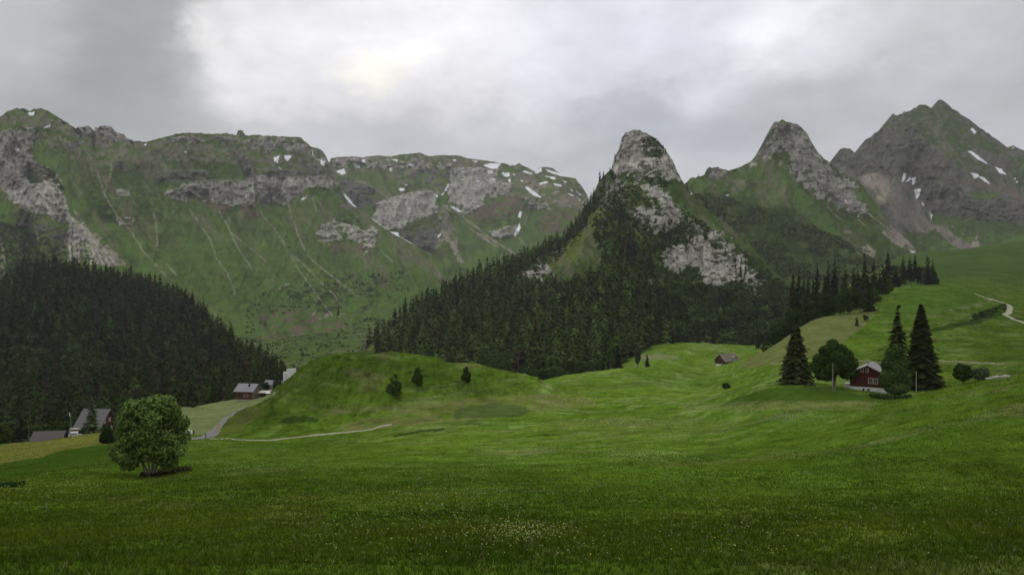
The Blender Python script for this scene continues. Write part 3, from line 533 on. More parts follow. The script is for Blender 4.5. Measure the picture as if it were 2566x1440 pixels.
# -- back ridge with snow patches
rid = z2(-40, 300, 40, 250, 75, 185, 85, 160, 180, 150, 320, 155, 430, 142, 500, 150, 600, 135, 730, 122, 790, 148, 860, 140, 1000, 142, 1080, 165, 1200, 178, 1300, 195, 1410, 215, 1440, 198, 1550, 255, 1600, 225, 1680, 232, 1750, 285, 1850, 310, 1890, 360, 1930, 420, 1945, 460, 2000, 560, 2200, 640, 2500, 700)
L2 = mountain('mountain', 786, 1660, [(x, y, np.interp(x, [780, 1000, 1300, 1480, 1660], [3900, 4200, 4200, 3900, 3600])) for x, y in rid],
  [(786, 600, 3000), (900, 640, 2900), (1000, 720, 2500), (1140, 760, 2400), (1300, 760, 2500), (1500, 720, 2700), (1660, 700, 2800)], 'green', [
  ('mix', z2(-40, 140, 800, 110, 1500, 200, 1900, 300, 1960, 560, 1600, 480, 1400, 440, 900, 420, 500, 450, 200, 380, -40, 380), .6),
  ('rock', z2(60, 155, 300, 160, 480, 185, 620, 170, 780, 180, 960, 200, 960, 240, 780, 240, 480, 240, 300, 232, 60, 225), .7),
  ('rockd', z2(120, 290, 330, 340, 480, 430, 400, 500, 250, 520, 180, 410), .8), ('rockd', z2(640, 260, 800, 230, 950, 250, 930, 340, 800, 380, 700, 320), .6),
  ('gdark', z2(490, 430, 600, 370, 730, 330, 760, 380, 640, 410, 560, 440)), ('green', z2(240, 270, 480, 260, 580, 330, 560, 420, 480, 430, 330, 340)),
  ('rockl', z2(440, 480, 560, 430, 700, 400, 830, 390, 850, 470, 850, 560, 700, 610, 560, 680, 500, 680, 400, 620, 370, 580)),
  ('rockl', z2(950, 230, 1100, 220, 1300, 240, 1280, 330, 1390, 340, 1380, 420, 1200, 440, 1180, 510, 1080, 590, 940, 480, 920, 400, 940, 330)),
  ('rockb', z2(570, 690, 700, 600, 850, 570, 910, 640, 860, 740, 820, 860, 740, 830, 620, 750)), ('gdark', z2(600, 680, 720, 600, 850, 580, 870, 640, 700, 720), .7),
  ('brown', z2(1090, 560, 1200, 500, 1420, 430, 1450, 560, 1300, 620, 1180, 640), .8), ('gdark', z2(1130, 600, 1420, 560, 1440, 630, 1240, 680), .6), ('rockl', z2(1230, 690, 1450, 630, 1440, 700, 1300, 740, 1250, 720)),
  ('scree', z2(1480, 290, 1940, 460, 1880, 560, 1650, 450, 1480, 360), .6), ('brown', z2(1600, 560, 1900, 540, 1800, 680, 1600, 720), .5),
  ('scree', z2(850, 470, 900, 480, 1150, 740, 1430, 855, 1350, 830, 1080, 660, 930, 530), .7), ('screeb', z2(850, 500, 900, 520, 1000, 700, 930, 640), .8),
  ('scree', z2(930, 640, 1000, 790, 1050, 920, 1000, 900, 950, 780, 900, 760, 840, 840, 830, 800, 880, 700), .8), ('screeb', z2(100, 450, 200, 440, 260, 520, 350, 580, 260, 560), .8),
  ('rock', z2(1480, 440, 1640, 480, 1680, 540, 1500, 520), .5)] + [('snow', z2(*q)) for q in (
  (125, 255, 180, 235, 190, 275, 160, 283), (1180, 212, 1240, 200, 1310, 198, 1285, 238, 1240, 240), (1310, 268, 1372, 266, 1378, 297, 1335, 295), (1212, 248, 1257, 258, 1252, 278, 1222, 272),
  (1487, 366, 1520, 380, 1605, 438, 1590, 446, 1535, 422, 1487, 380), (1550, 258, 1600, 226, 1608, 258, 1570, 278), (1628, 236, 1700, 262, 1810, 300, 1750, 294, 1655, 260), (1468, 248, 1540, 270, 1530, 280, 1478, 264),
  (1658, 293, 1704, 298, 1698, 315, 1668, 308), (1588, 340, 1655, 328, 1650, 342, 1598, 351), (1688, 343, 1750, 359, 1742, 371, 1698, 357), (1748, 318, 1784, 335, 1775, 345), (1608, 288, 1658, 288, 1652, 299), (1790, 413, 1840, 430, 1825, 436), (1848, 395, 1895, 427, 1880, 427),
  (1902, 482, 1928, 488, 1921, 506), (1810, 380, 1835, 396, 1825, 398), (1870, 455, 1888, 460, 1880, 468), (497, 233, 532, 228, 532, 252, 513, 258), (530, 168, 568, 173, 562, 192), (310, 173, 332, 168, 337, 192, 318, 195), (256, 210, 294, 220, 287, 235), (643, 203, 678, 211, 667, 221), (620, 222, 640, 222, 632, 234),
  (572, 382, 612, 376, 612, 395, 583, 397), (618, 352, 638, 350, 632, 360), (946, 507, 990, 518, 1029, 549, 1010, 551, 968, 527), (1432, 592, 1443, 548, 1461, 548, 1452, 592), (1408, 705, 1450, 625, 1450, 680, 1408, 728), (160, 398, 205, 440, 270, 515, 255, 518, 188, 462),
  (495, 690, 570, 697, 578, 727, 545, 722), (570, 722, 640, 757, 705, 808, 830, 870, 780, 866, 675, 812, 595, 757), (350, 583, 440, 637, 505, 690, 430, 652), (898, 402, 930, 348, 943, 350, 927, 393), (872, 437, 895, 408, 903, 415), (842, 430, 858, 430, 853, 444),
  (1118, 323, 1165, 323, 1150, 337), (1198, 316, 1275, 310, 1270, 320), (1106, 178, 1144, 184, 1130, 195), (962, 173, 988, 177, 981, 187), (1357, 320, 1383, 313, 1380, 338), (1447, 313, 1478, 325, 1465, 333), (1395, 265, 1415, 280, 1410, 290), (1340, 195, 1390, 215, 1380, 222), (1035, 265, 1060, 266, 1050, 273), (483, 168, 503, 175, 495, 180),
  (1130, 505, 1152, 505, 1145, 512), (855, 720, 885, 702, 880, 720, 860, 735))],
  lines=[(1.6, 'scree', z2(850, 560, 900, 620, 950, 680)), (1.6, 'scree', z2(930, 500, 1100, 640, 1250, 760, 1420, 860)), (2.2, 'scree', z2(1000, 540, 1200, 720, 1430, 860)), (1.4, 'scree', z2(1420, 720, 1500, 800))],
  seed=200, jag=1.2, rr=190, VEG=.55, ragk=.4)
# -- great peak far right
rid = z4(-200, 560, 400, 560, 560, 540, 625, 540, 650, 500, 690, 440, 720, 430, 770, 445, 798, 470, 830, 430, 870, 375, 935, 340, 940, 322, 975, 310, 985, 285, 1055, 215, 1068, 185, 1092, 202, 1130, 190, 1150, 172, 1170, 178, 1205, 160, 1270, 120, 1310, 125, 1360, 152, 1370, 130, 1398, 82, 1430, 88, 1500, 150, 1600, 215, 1700, 290, 1800, 360, 1890, 428, 1930, 415, 2016, 450, 2200, 540, 2500, 600, 2900, 760)
R2 = mountain('mountain', 1960, 2880, [(x, y, np.interp(x, [1960, 2120, 2350, 2566, 2880], [3000, 3000, 3300, 3200, 2900])) for x, y in rid],
  [(1960, 700, 2200), (2250, 690, 2100), (2400, 650, 2100), (2566, 625, 2200), (2880, 600, 2300)], 'rockb', [
  ('gdark', z4(1000, 250, 1250, 150, 1390, 85, 1480, 150, 1650, 300, 1900, 440, 1900, 500, 1650, 440, 1500, 520, 1400, 430, 1250, 330, 1100, 330), .8),
  ('gdark', z4(1500, 460, 1750, 560, 1850, 660, 1700, 700, 1560, 600), .6), ('gdark', z4(1860, 440, 2600, 500, 2900, 1000, 2000, 800, 1900, 650), .6),
  ('rockd', z4(940, 330, 1060, 210, 1200, 200, 1280, 330, 1320, 500, 1200, 560, 1080, 520, 1000, 420), .6), ('rockb', z4(640, 520, 700, 450, 800, 480, 900, 380, 980, 420, 1100, 600, 980, 600, 840, 590, 700, 580), .8),
  ('rockb', z4(1100, 560, 1500, 600, 1600, 750, 1500, 900, 1350, 900, 1230, 720), .6), ('green', z4(1620, 760, 1850, 765, 1780, 810, 1660, 820)), ('rockb', z4(1560, 800, 1900, 810, 1930, 960, 1750, 1000, 1560, 970), .8),
  ('brown', z4(1560, 640, 1900, 720, 2016, 800, 1850, 760, 1640, 730), .8),
  ('gdark', z4(1320, 900, 1560, 950, 2000, 980, 2900, 900, 2900, 1400, 1180, 1300, 1150, 1040, 1300, 1040), .95), ('green', z4(1400, 1080, 2000, 1050, 2900, 1000, 2900, 1400, 1250, 1300), .6),
  ('screeb', z4(820, 640, 960, 605, 1060, 680, 1110, 620, 1200, 740, 1290, 850, 1320, 950, 1390, 1000, 1300, 1045, 1180, 1030, 1080, 940, 1040, 850, 950, 780, 880, 700)),
  ('scree', z4(850, 640, 960, 612, 1050, 680, 1050, 840, 990, 820, 900, 720)), ('screeb', z4(1380, 975, 1560, 1085, 1710, 1165, 1600, 1185, 1480, 1120, 1370, 1030), .9), ('scree', z4(1640, 1150, 1680, 1060, 1700, 1150), .8)] +
  [('snow', z4(*q)) for q in ((1627, 300, 1648, 290, 1670, 320, 1655, 335), (1606, 456, 1642, 458, 1760, 552, 1700, 528), (1802, 568, 1850, 586, 1892, 630, 1838, 614), (1632, 613, 1682, 622, 1695, 640, 1658, 657), (1688, 638, 1730, 648, 1774, 698, 1738, 682),
  (1142, 620, 1164, 613, 1157, 662, 1134, 684), (1157, 682, 1190, 646, 1232, 642, 1240, 672, 1215, 703, 1203, 662), (1222, 732, 1272, 725, 1264, 768, 1238, 804), (1272, 822, 1298, 850, 1284, 852), (1337, 892, 1358, 920, 1350, 945), (1940, 650, 1960, 655, 1950, 662), (1948, 672, 1975, 675, 1965, 682), (1925, 430, 1945, 432, 1935, 440))],
  lines=[(1.8, 'scree', z4(1320, 830, 1350, 960)), (1.5, 'scree', z4(1110, 620, 1060, 700)), (1.6, 'scree', z4(1910, 900, 1880, 980)), (1.4, 'scree', z4(1460, 960, 1470, 1020, 1500, 1050)), (3, 'brown', z4(1500, 450, 1650, 640, 1850, 760, 2016, 810))],
  seed=300, jag=2.4, rr=230, VEG=.22)
# -- rocky peak right of centre with its long shrubby flank
rid = [(1560, 560), (1680, 500), (1712, 462), (1730, 448), (1765, 438), (1772, 421), (1795, 418), (1825, 427), (1845, 421), (1870, 412), (1890, 396), (1905, 372), (1920, 345), (1936, 318), (1939, 305), (1950, 306), (1962, 300), (1985, 308), (2000, 313), (2020, 330), (2035, 360), (2052, 385), (2070, 402), (2086, 412), (2105, 430), (2150, 452), (2175, 480), (2196, 508), (2215, 540), (2238, 572), (2275, 600), (2300, 632), (2340, 668), (2400, 720)]
R1 = mountain('mountain', 1560, 2400, [(x, y, np.interp(x, [1560, 1780, 1960, 2200, 2400], [2000, 2150, 2350, 2350, 2200])) for x, y in rid],
  [(1560, 900, 1300), (1800, 880, 1250), (2000, 850, 1150), (2200, 800, 1150), (2400, 760, 1200)], 'gdark', [
  ('green', z3(1200, 430, 1400, 420, 1850, 260, 2000, 420, 2100, 560, 2304, 760, 2304, 900, 2000, 640, 1700, 560, 1400, 520, 1230, 560), .8),
  ('bush', z3(1100, 560, 1500, 560, 1900, 700, 2304, 850, 2800, 1100, 2800, 1400, 1800, 1300, 1400, 900), .55),
  ('rock', z3(1840, 10, 1900, 0, 2010, 30, 2080, 70, 2130, 180, 2200, 270, 2250, 320, 2304, 400, 2420, 470, 2500, 560, 2540, 660, 2440, 700, 2304, 620, 2200, 560, 2080, 500, 2000, 440, 1940, 360, 1850, 260, 1750, 280, 1640, 340, 1750, 210, 1800, 130)),
  ('rockl', z3(1650, 335, 1830, 250, 1830, 262, 1700, 330)), ('rockd', z3(2160, 440, 2304, 540, 2400, 680, 2330, 650, 2220, 560), .7), ('gdark', z3(1840, 260, 1900, 180, 1960, 260, 1980, 340, 1920, 330), .6),
  ('rock', z3(1355, 355, 1420, 338, 1515, 368, 1500, 400, 1440, 435, 1370, 402)), ('mix', z3(1560, 430, 1800, 430, 1820, 480, 1650, 480, 1560, 470), .55), ('mix', z3(1740, 500, 1830, 560, 1820, 580, 1750, 530), .7), ('mix', z3(1540, 480, 1620, 480, 1600, 530, 1530, 520), .6),
  ('scree', z4(980, 1040, 1060, 1000, 1160, 1060, 1260, 1195, 1200, 1195, 1100, 1130), .9), ('screeb', z4(720, 980, 770, 1020, 750, 1110, 700, 1060), .5), ('scree', z4(800, 1180, 900, 1130, 950, 1190, 900, 1260), .7),
  ('green', z4(800, 760, 900, 740, 1000, 850, 1060, 960, 1050, 1000, 900, 900), .8)] +
  [('snow', z4(*q)) for q in ((948, 818, 990, 822, 1024, 866, 968, 847), (1026, 882, 1062, 898, 1074, 942, 1062, 974, 1052, 932), (1046, 992, 1100, 1002, 1170, 1030, 1108, 1031), (1196, 1174, 1232, 1184, 1212, 1192), (725, 808, 738, 810, 730, 820))] + [('snow', z3(1490, 538, 1520, 541, 1515, 549, 1492, 547)), ('snow', z3(1235, 528, 1258, 532, 1248, 542))],
  lines=[(1.6, 'scree', z4(590, 850, 650, 910, 710, 960)), (2, 'scree', z4(880, 900, 1000, 990, 1150, 1100)), (1.6, 'scree', z4(820, 950, 880, 1000)), (1.6, 'scree', z4(1000, 1050, 1100, 1110)), (1.8, 'scree', z4(650, 850, 700, 865)), (1.4, 'scree', z4(560, 800, 690, 840, 800, 890)), (2, 'rockd', z4(440, 550, 600, 680, 680, 800)), (2, 'rockl', z4(300, 300, 420, 400, 560, 520))],
  seed=400, jag=2.8, rr=240, VEG=.22)
# -- central wooded peak
rid = [(860, 925), (876, 900), (892, 882), (915, 866), (950, 838), (1000, 800), (1070, 748), (1130, 722), (1230, 676), (1330, 636), (1400, 602), (1440, 560), (1462, 530), (1478, 505), (1490, 478), (1502, 452), (1517, 436), (1532, 425), (1540, 392), (1553, 372), (1558, 345), (1568, 332), (1585, 326), (1605, 327), (1622, 334), (1645, 350), (1663, 368), (1680, 392), (1690, 412), (1700, 435), (1712, 455), (1722, 476), (1745, 500), (1780, 530), (1830, 568), (1880, 612), (1930, 668), (1975, 720), (2040, 770), (2120, 810)]
MP = mountain('mountain', 860, 2120, [(x, y, np.interp(x, [860, 1130, 1400, 1480, 1600, 1730, 1900, 2120], [900, 1130, 1350, 1420, 1450, 1450, 1300, 900])) for x, y in rid],
  [(860, 940, 860), (890, 925, 840), (930, 905, 800), (1000, 925, 700), (1200, 960, 560), (1400, 962, 480), (1470, 944, 500), (1540, 922, 560), (1600, 895, 620), (1660, 874, 660), (1800, 875, 720), (1900, 885, 700), (2000, 870, 640), (2120, 840, 640)], 'gdark', [
  ('bush', [(1520, 640), (1560, 520), (1620, 500), (1740, 560), (1900, 640), (2000, 760), (1980, 860), (1640, 860), (1560, 760)], .5),
  ('gdark', [(1640, 720), (1960, 720), (1980, 860), (1640, 860)], .6), ('green', [(1660, 760), (1760, 730), (1900, 740), (1950, 730), (1960, 860), (1880, 860), (1750, 800)], .45),
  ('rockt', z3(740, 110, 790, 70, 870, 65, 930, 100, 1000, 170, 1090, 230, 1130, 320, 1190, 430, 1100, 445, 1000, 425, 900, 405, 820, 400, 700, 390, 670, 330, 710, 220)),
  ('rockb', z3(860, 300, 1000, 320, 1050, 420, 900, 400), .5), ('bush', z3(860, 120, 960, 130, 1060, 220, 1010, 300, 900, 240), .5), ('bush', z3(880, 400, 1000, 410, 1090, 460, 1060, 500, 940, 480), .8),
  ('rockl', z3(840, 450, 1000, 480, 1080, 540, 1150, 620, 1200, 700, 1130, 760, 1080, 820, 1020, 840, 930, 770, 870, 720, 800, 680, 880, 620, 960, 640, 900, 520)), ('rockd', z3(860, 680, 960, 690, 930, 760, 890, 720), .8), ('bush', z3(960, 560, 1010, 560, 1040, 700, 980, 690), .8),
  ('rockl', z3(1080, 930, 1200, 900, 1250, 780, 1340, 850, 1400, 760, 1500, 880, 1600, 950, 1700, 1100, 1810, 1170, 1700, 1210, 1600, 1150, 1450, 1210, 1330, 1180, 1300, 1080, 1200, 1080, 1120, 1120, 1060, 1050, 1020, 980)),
  ('bush', z3(1190, 1060, 1290, 1070, 1310, 1150, 1190, 1150)), ('bush', z3(1060, 860, 1200, 840, 1220, 900, 1080, 920), .8), ('bush', z3(1350, 860, 1440, 860, 1500, 940, 1400, 920), .8), ('rockl', z3(885, 1150, 1010, 1155, 1015, 1195, 925, 1192)), ('rock', z3(1180, 700, 1260, 710, 1340, 830, 1250, 760)),
  ('rock', z3(540, 620, 610, 470, 720, 410, 770, 520, 720, 640, 640, 740, 600, 640), .55), ('bush', z3(560, 440, 640, 380, 680, 430, 600, 620, 540, 640), .5),
  ('gbright', z3(640, 640, 590, 740, 480, 860, 440, 1000, 300, 1060, 170, 1085, 200, 1010, 330, 900, 470, 740, 560, 640)), ('gbright', z3(770, 650, 900, 770, 960, 900, 880, 960, 830, 860), .6),
  ('rockl', z3(0, 1150, 60, 1080, 180, 1030, 240, 1050, 150, 1180, 20, 1170), .95), ('green', z3(1130, 560, 1200, 600, 1400, 760, 1600, 920, 1500, 880, 1200, 700), .6)],
  lines=[(5, 'gbright', [(925, 876), (950, 855), (985, 832), (1016, 806)]), (2.2, 'rockd', z3(1240, 720, 1290, 780, 1340, 840)), (1.5, 'rockd', z3(1300, 1080, 1310, 950, 1290, 880)), (1.3, 'rockl', z3(590, 1000, 600, 1080))],
  seed=500, jag=3.2, rr=320, VEG=.20)
# -- wooded spur on the left
HL = mountain('hill', -360, 752, [(-360, 760, 900), (-100, 740, 940), (0, 722, 960), (40, 690, 1000), (60, 668, 1040), (150, 668, 1080), (250, 682, 1120), (330, 697, 1150), (430, 732, 1120), (490, 770, 1050), (540, 822, 1000), (600, 874, 900), (680, 925, 760), (735, 972, 640), (752, 985, 630)],
  [(-360, 1300, 330), (0, 1190, 340), (200, 1150, 360), (320, 1130, 380), (440, 1105, 400), (540, 1070, 450), (650, 1030, 520), (740, 990, 620), (752, 995, 625)], 'bush', [('gdark', [(-360, 660), (760, 660), (760, 1300), (-360, 1300)], .4)], seed=600, jag=.6, rr=160, amp=.5)
# ---------------------------------------------------------------- plants
def spruce_arr(nw, nb, rmax, seed, droop=.10, sub=1, lean=0, base=.05, ragged=.25):
    """unit-height spruce crown as drooping two-sided sprays; returns V, T (tris), shade"""
    r = np.random.default_rng(seed); V = []; T = []; S = []
    for i in range(nw):
        t = (i + r.random() * .8) / nw; z0 = base + (.985 - base) * t; R = rmax * (1 - t) ** (.62 if sub == 1 else .72) * (1 - .25 * max(0, .12 - t) / .12)
        R *= 1 - ragged * .5 + ragged * r.random()
        a0 = r.random() * 6.28
        for b in range(nb):
            a = a0 + b * 6.283 / nb + r.normal() * .18; Rb = R * (1 - ragged + 1.4 * ragged * r.random()) + .008
            ca, sa = math.cos(a), math.sin(a); dr = droop * Rb / rmax + .015
            zz = z0 + r.normal() * 2.0 / nw
            if True:
                w = Rb * (.46 if sub == 1 else .24); q = [(0, 0, zz + .03), (ca * Rb * .6 - sa * w, sa * Rb * .6 + ca * w, zz - dr * .9), (ca * Rb, sa * Rb, zz - dr), (ca * Rb * .6 + sa * w, sa * Rb * .6 - ca * w, zz - dr * .9)]
                n = len(V); V += q; T += [(n, n + 1, n + 2), (n, n + 2, n + 3)]; s = .8 + .4 * r.random(); S += [s] * 4
            if sub > 1:
                for k in range(sub):
                    f = (k + .6) / sub * (.8 + .25 * r.random()); rr = Rb * f; side = r.normal() * Rb * .16
                    cx, cy, cz = ca * rr - sa * side, sa * rr + ca * side, zz - dr * f * f + .012 * r.normal()
                    l = rmax * (.24 + .16 * r.random()) * (1.15 - .5 * t); w = l * .5; aa = a + r.normal() * .7; da, ea = math.cos(aa), math.sin(aa); tl = l * (.1 + .4 * r.random())
                    q = [(cx - da * l * .4, cy - ea * l * .4, cz + tl * .4), (cx - ea * w, cy + da * w, cz - tl * .35 * r.random()), (cx + da * l * .6, cy + ea * l * .6, cz - tl), (cx + ea * w, cy - da * w, cz - tl * .35 * r.random())]
                    n = len(V); V += q; T += [(n, n + 1, n + 2), (n, n + 2, n + 3)]; s = .65 + .7 * r.random(); S += [s] * 4
    n = len(V); V += [(0, 0, 1.02), (.008, 0, .93), (-.004, .007, .93), (-.004, -.007, .93)]; T += [(n, n + 1, n + 2), (n, n + 2, n + 3), (n, n + 3, n + 1)]; S += [1] * 4
    return np.array(V), np.array(T), np.array(S)
def leaf_arr(lobes, n, s, seed, inner=.45, flat=.0):
    """leaf sprays through a set of ellipsoid lobes (cx,cy,cz,rx,ry,rz)"""
    r = np.random.default_rng(seed); Lb = np.array(lobes, float); w = (Lb[:, 3] * Lb[:, 4] + Lb[:, 3] * Lb[:, 5]); i = r.choice(len(Lb), n, p=w / w.sum()); B = Lb[i]
    d = r.normal(size=(n, 3)); d /= np.linalg.norm(d, axis=1)[:, None]; rad = inner + (1.04 - inner) * r.random(n) ** .5
    c = B[:, :3] + d * B[:, 3:] * rad[:, None]
    nrm = d * 1.0 + r.normal(size=(n, 3)) * .75 + np.array([0, 0, .45]); nrm /= np.linalg.norm(nrm, axis=1)[:, None]
    u = np.cross(nrm, r.normal(size=(n, 3))); u /= np.linalg.norm(u, axis=1)[:, None] + 1e-9; v = np.cross(nrm, u)
    ss = s * (.55 + .9 * r.random(n))[:, None]
    q = np.stack([c - u * ss, c - v * ss * .55, c + u * ss, c + v * ss * .55], 1)
    q += nrm[:, None, :] * (r.normal(size=(n, 4, 1)) * ss[:, None] * .18)
    V = q.reshape(-1, 3); k = np.arange(n) * 4; T = np.stack([k, k + 1, k + 2, k, k + 2, k + 3], 1).reshape(-1, 3)
    lobe_tone = .8 + .4 * r.random(len(Lb)); S = np.repeat(lobe_tone[i] * (.65 + .7 * r.random(n)), 4)
    return V, T, S
def tube(pts, rad, k=7):
    V = []; T = []; pts = np.array(pts, float)
    for i, p in enumerate(pts):
        d = pts[min(i + 1, len(pts) - 1)] - pts[max(i - 1, 0)]; d /= np.linalg.norm(d) + 1e-9
        a = np.cross(d, (0.31, .95, .02)); a /= np.linalg.norm(a); b = np.cross(d, a)
        for j in range(k):
            t = 6.2832 * j / k; V.append(p + rad[i] * (a * math.cos(t) + b * math.sin(t)))
    for i in range(len(pts) - 1):
        for j in range(k):
            q = i * k + j; s = i * k + (j + 1) % k; T += [(q, s, s + k), (q, s + k, q + k)]
    return np.array(V), np.array(T)
def merge(parts):
    V = []; T = []; o = 0
    for v, t in parts: V.append(v); T.append(np.asarray(t) + o); o += len(v)
    return np.concatenate(V), np.concatenate(T)
SPR = C(.030, .046, .016)
def tint(S, c): return np.clip(S[:, None] * np.asarray(c)[None], .002, .9)
def conifer(name, base, h, rmax, seed, label, col=SPR, nw=26, nb=11, sub=4, droop=.12, ragged=.35, group=None, cat='tree', clear=.04):
    t = empty(name, base, random.random() * 6, label, cat, group)
    V, T, S = spruce_arr(nw, nb, rmax / h, seed, droop, sub, base=clear, ragged=ragged)
    r = np.random.default_rng(seed + 5)
    c = tint(S, col); z = V[:, 2]; br = np.clip(fbm(V[:, 0] * 9 + 3, z * 7, seed, 2) * 1.6 - .2, 0, .5); c = lerp(c, C(.060, .040, .024) * S[:, None], br)
    mk('crown', V * h, T, M_leaf, c, t)
    tv, tt = tube([(0, 0, -1.2), (0, 0, h * .3), (0, 0, h * .9)], [h * .016, h * .011, h * .003]); mk('trunk', tv, tt, M_bark, parent=t)
    return t
def broadleaf(name, base, lobes, n, s, seed, label, col, stems, cat='tree', group=None, bark=None, inner=.45, rot=0):
    t = empty(name, base, rot, label, cat, group)
    V, T, S = leaf_arr(lobes, n, s, seed, inner); mk('crown', V, T, M_leaf, tint(S, col), t)
    if stems: mk('trunk', *merge([tube(p, r) for p, r in stems]), bark or M_bark, parent=t)
    return t
def roundlobes(h, r, z0, n, seed, squash=1.):
    q = np.random.default_rng(seed); out = [(0, 0, (h + z0) / 2, r * .72, r * .72, (h - z0) / 2 * .8)]
    for i in range(n):
        a = q.random() * 6.28; e = q.random() * 1.9 - .8; rr = r * .62 * math.cos(e * .75); zc = (h + z0) / 2 + (h - z0) / 2 * .70 * math.sin(e)
        k = r * (.28 + .16 * q.random()); out.append((rr * math.cos(a), rr * math.sin(a), zc, k, k, k * .85 * squash))
    return out
# big multi-stemmed bush tree in the foreground
b = gpt(377, 74.0); ph = 74 / F
lob = [(0, 0, 4.6, 2.6, 2.6, 2.9)]
q = np.random.default_rng(3)
for i in range(64):
    a = q.random() * 6.28; zz = 1.5 + 6.1 * q.random() ** .85; prof = 3.45 * math.sqrt(max(.05, 1 - ((zz - 4.1) / 4.3) ** 2)) * (.94 + .12 * q.random()); rr = prof * (.70 + .16 * q.random())
    k = .36 + .80 * q.random() ** 1.5; lob.append((rr * math.cos(a), rr * math.sin(a), zz, k, k, k * .85))
lob += [(2.2, -1.2, 2.3, 1.0, .9, .8), (3.2, -.6, 2.9, .7, .8, .7), (-2.4, -.5, 2.3, 1.1, 1, .8), (-.2, 0, 7.5, 1.1, 1.1, .55), (-.9, -1.6, 2.3, 1.1, .8, .6), (1.5, -1.2, 2.2, .9, .8, .6), (-2.7, .3, 3.4, 1, 1, .9), (.3, -2, 3.0, 1.2, .8, .7), (1.3, .2, 7.3, .8, .8, .5), (-1.3, 0, 7.2, .8, .8, .6)]
stems = []
for i in range(9):
    a = i * .7 + q.random() * .4; sx = .25 * math.cos(a); sy = .25 * math.sin(a); L2_ = 1.0 + 1.2 * q.random()
    stems.append(([(sx, sy, -.6), (sx * 2.0, sy * 2, .7), (sx + L2_ * math.cos(a) * .55, sy + L2_ * math.sin(a) * .55, 2.2), (sx + L2_ * math.cos(a), sy + L2_ * math.sin(a), 4.4)], [.11, .09, .06, .03]))
big = broadleaf('bush_tree', b, lob, 17000, .17, 11, 'large rounded multi-stemmed green bush tree standing alone in the foreground meadow', C(.104, .158, .038), stems, bark=M_pbark, inner=.5)
b2 = gpt(432, 77.0)
broadleaf('young_tree', b2, [(0, 0, 2.5, 1.0, 1., .75), (.5, 0, 2.9, .7, .7, .6), (-.5, 0, 2.6, .7, .7, .5)], 3200, .13, 12, 'small two-stemmed tree growing out from under the right side of the large round bush tree', C(.070, .105, .035),
          [([(-.12, 0, -.5), (-.15, 0, 1.0), (-.4, 0, 2.2)], [.06, .05, .03]), ([(.1, 0, -.5), (.15, 0, 1.0), (.4, 0, 2.3)], [.06, .05, .03])], bark=M_pbark)
def undergrowth(px0, px1, D0, D1, n, s, hh, col, seed, name, label, cat):
    r = np.random.default_rng(seed); px = px0 + (px1 - px0) * r.random(n); D = D0 + (D1 - D0) * r.random(n); p = gpt(px, D)
    p[:, 2] += hh * r.random(n) ** 1.5; nrm = r.normal(size=(n, 3)) + np.array([0, 0, .6]); nrm /= np.linalg.norm(nrm, axis=1)[:, None]; u = np.cross(nrm, r.normal(size=(n, 3))); u /= np.linalg.norm(u, axis=1)[:, None]; v = np.cross(nrm, u)
    ss = s * (.5 + r.random(n))[:, None]; c = p.mean(0); c[2] = p[:, 2].min(); q = np.stack([p - u * ss, p - v * ss * .5, p + u * ss, p + v * ss * .5], 1).reshape(-1, 3) - c
    k = np.arange(n) * 4; T = np.stack([k, k + 1, k + 2, k, k + 2, k + 3], 1).reshape(-1, 3)
    o = mk(name, q, T, M_leaf, tint(np.repeat(.6 + .8 * r.random(n), 4), col)); o.location = c; return tag(o, label, cat)
undergrowth(395, 478, 74, 79, 900, .14, .35, (.055, .055, .025), 21, 'brush_pile', 'low dark heap of cut brush right of the foreground bush tree stems', 'brush pile')
undergrowth(352, 405, 73, 75.5, 700, .13, .45, (.060, .045, .022), 22, 'undergrowth_patch', 'reddish brown tangle of twigs around the foot of the foreground bush tree', 'undergrowth')
undergrowth(-30, 62, 60, 64, 900, .12, .35, (.025, .05, .012), 23, 'nettle_patch', 'dark low weed clump in the meadow at the lower left edge', 'weeds')

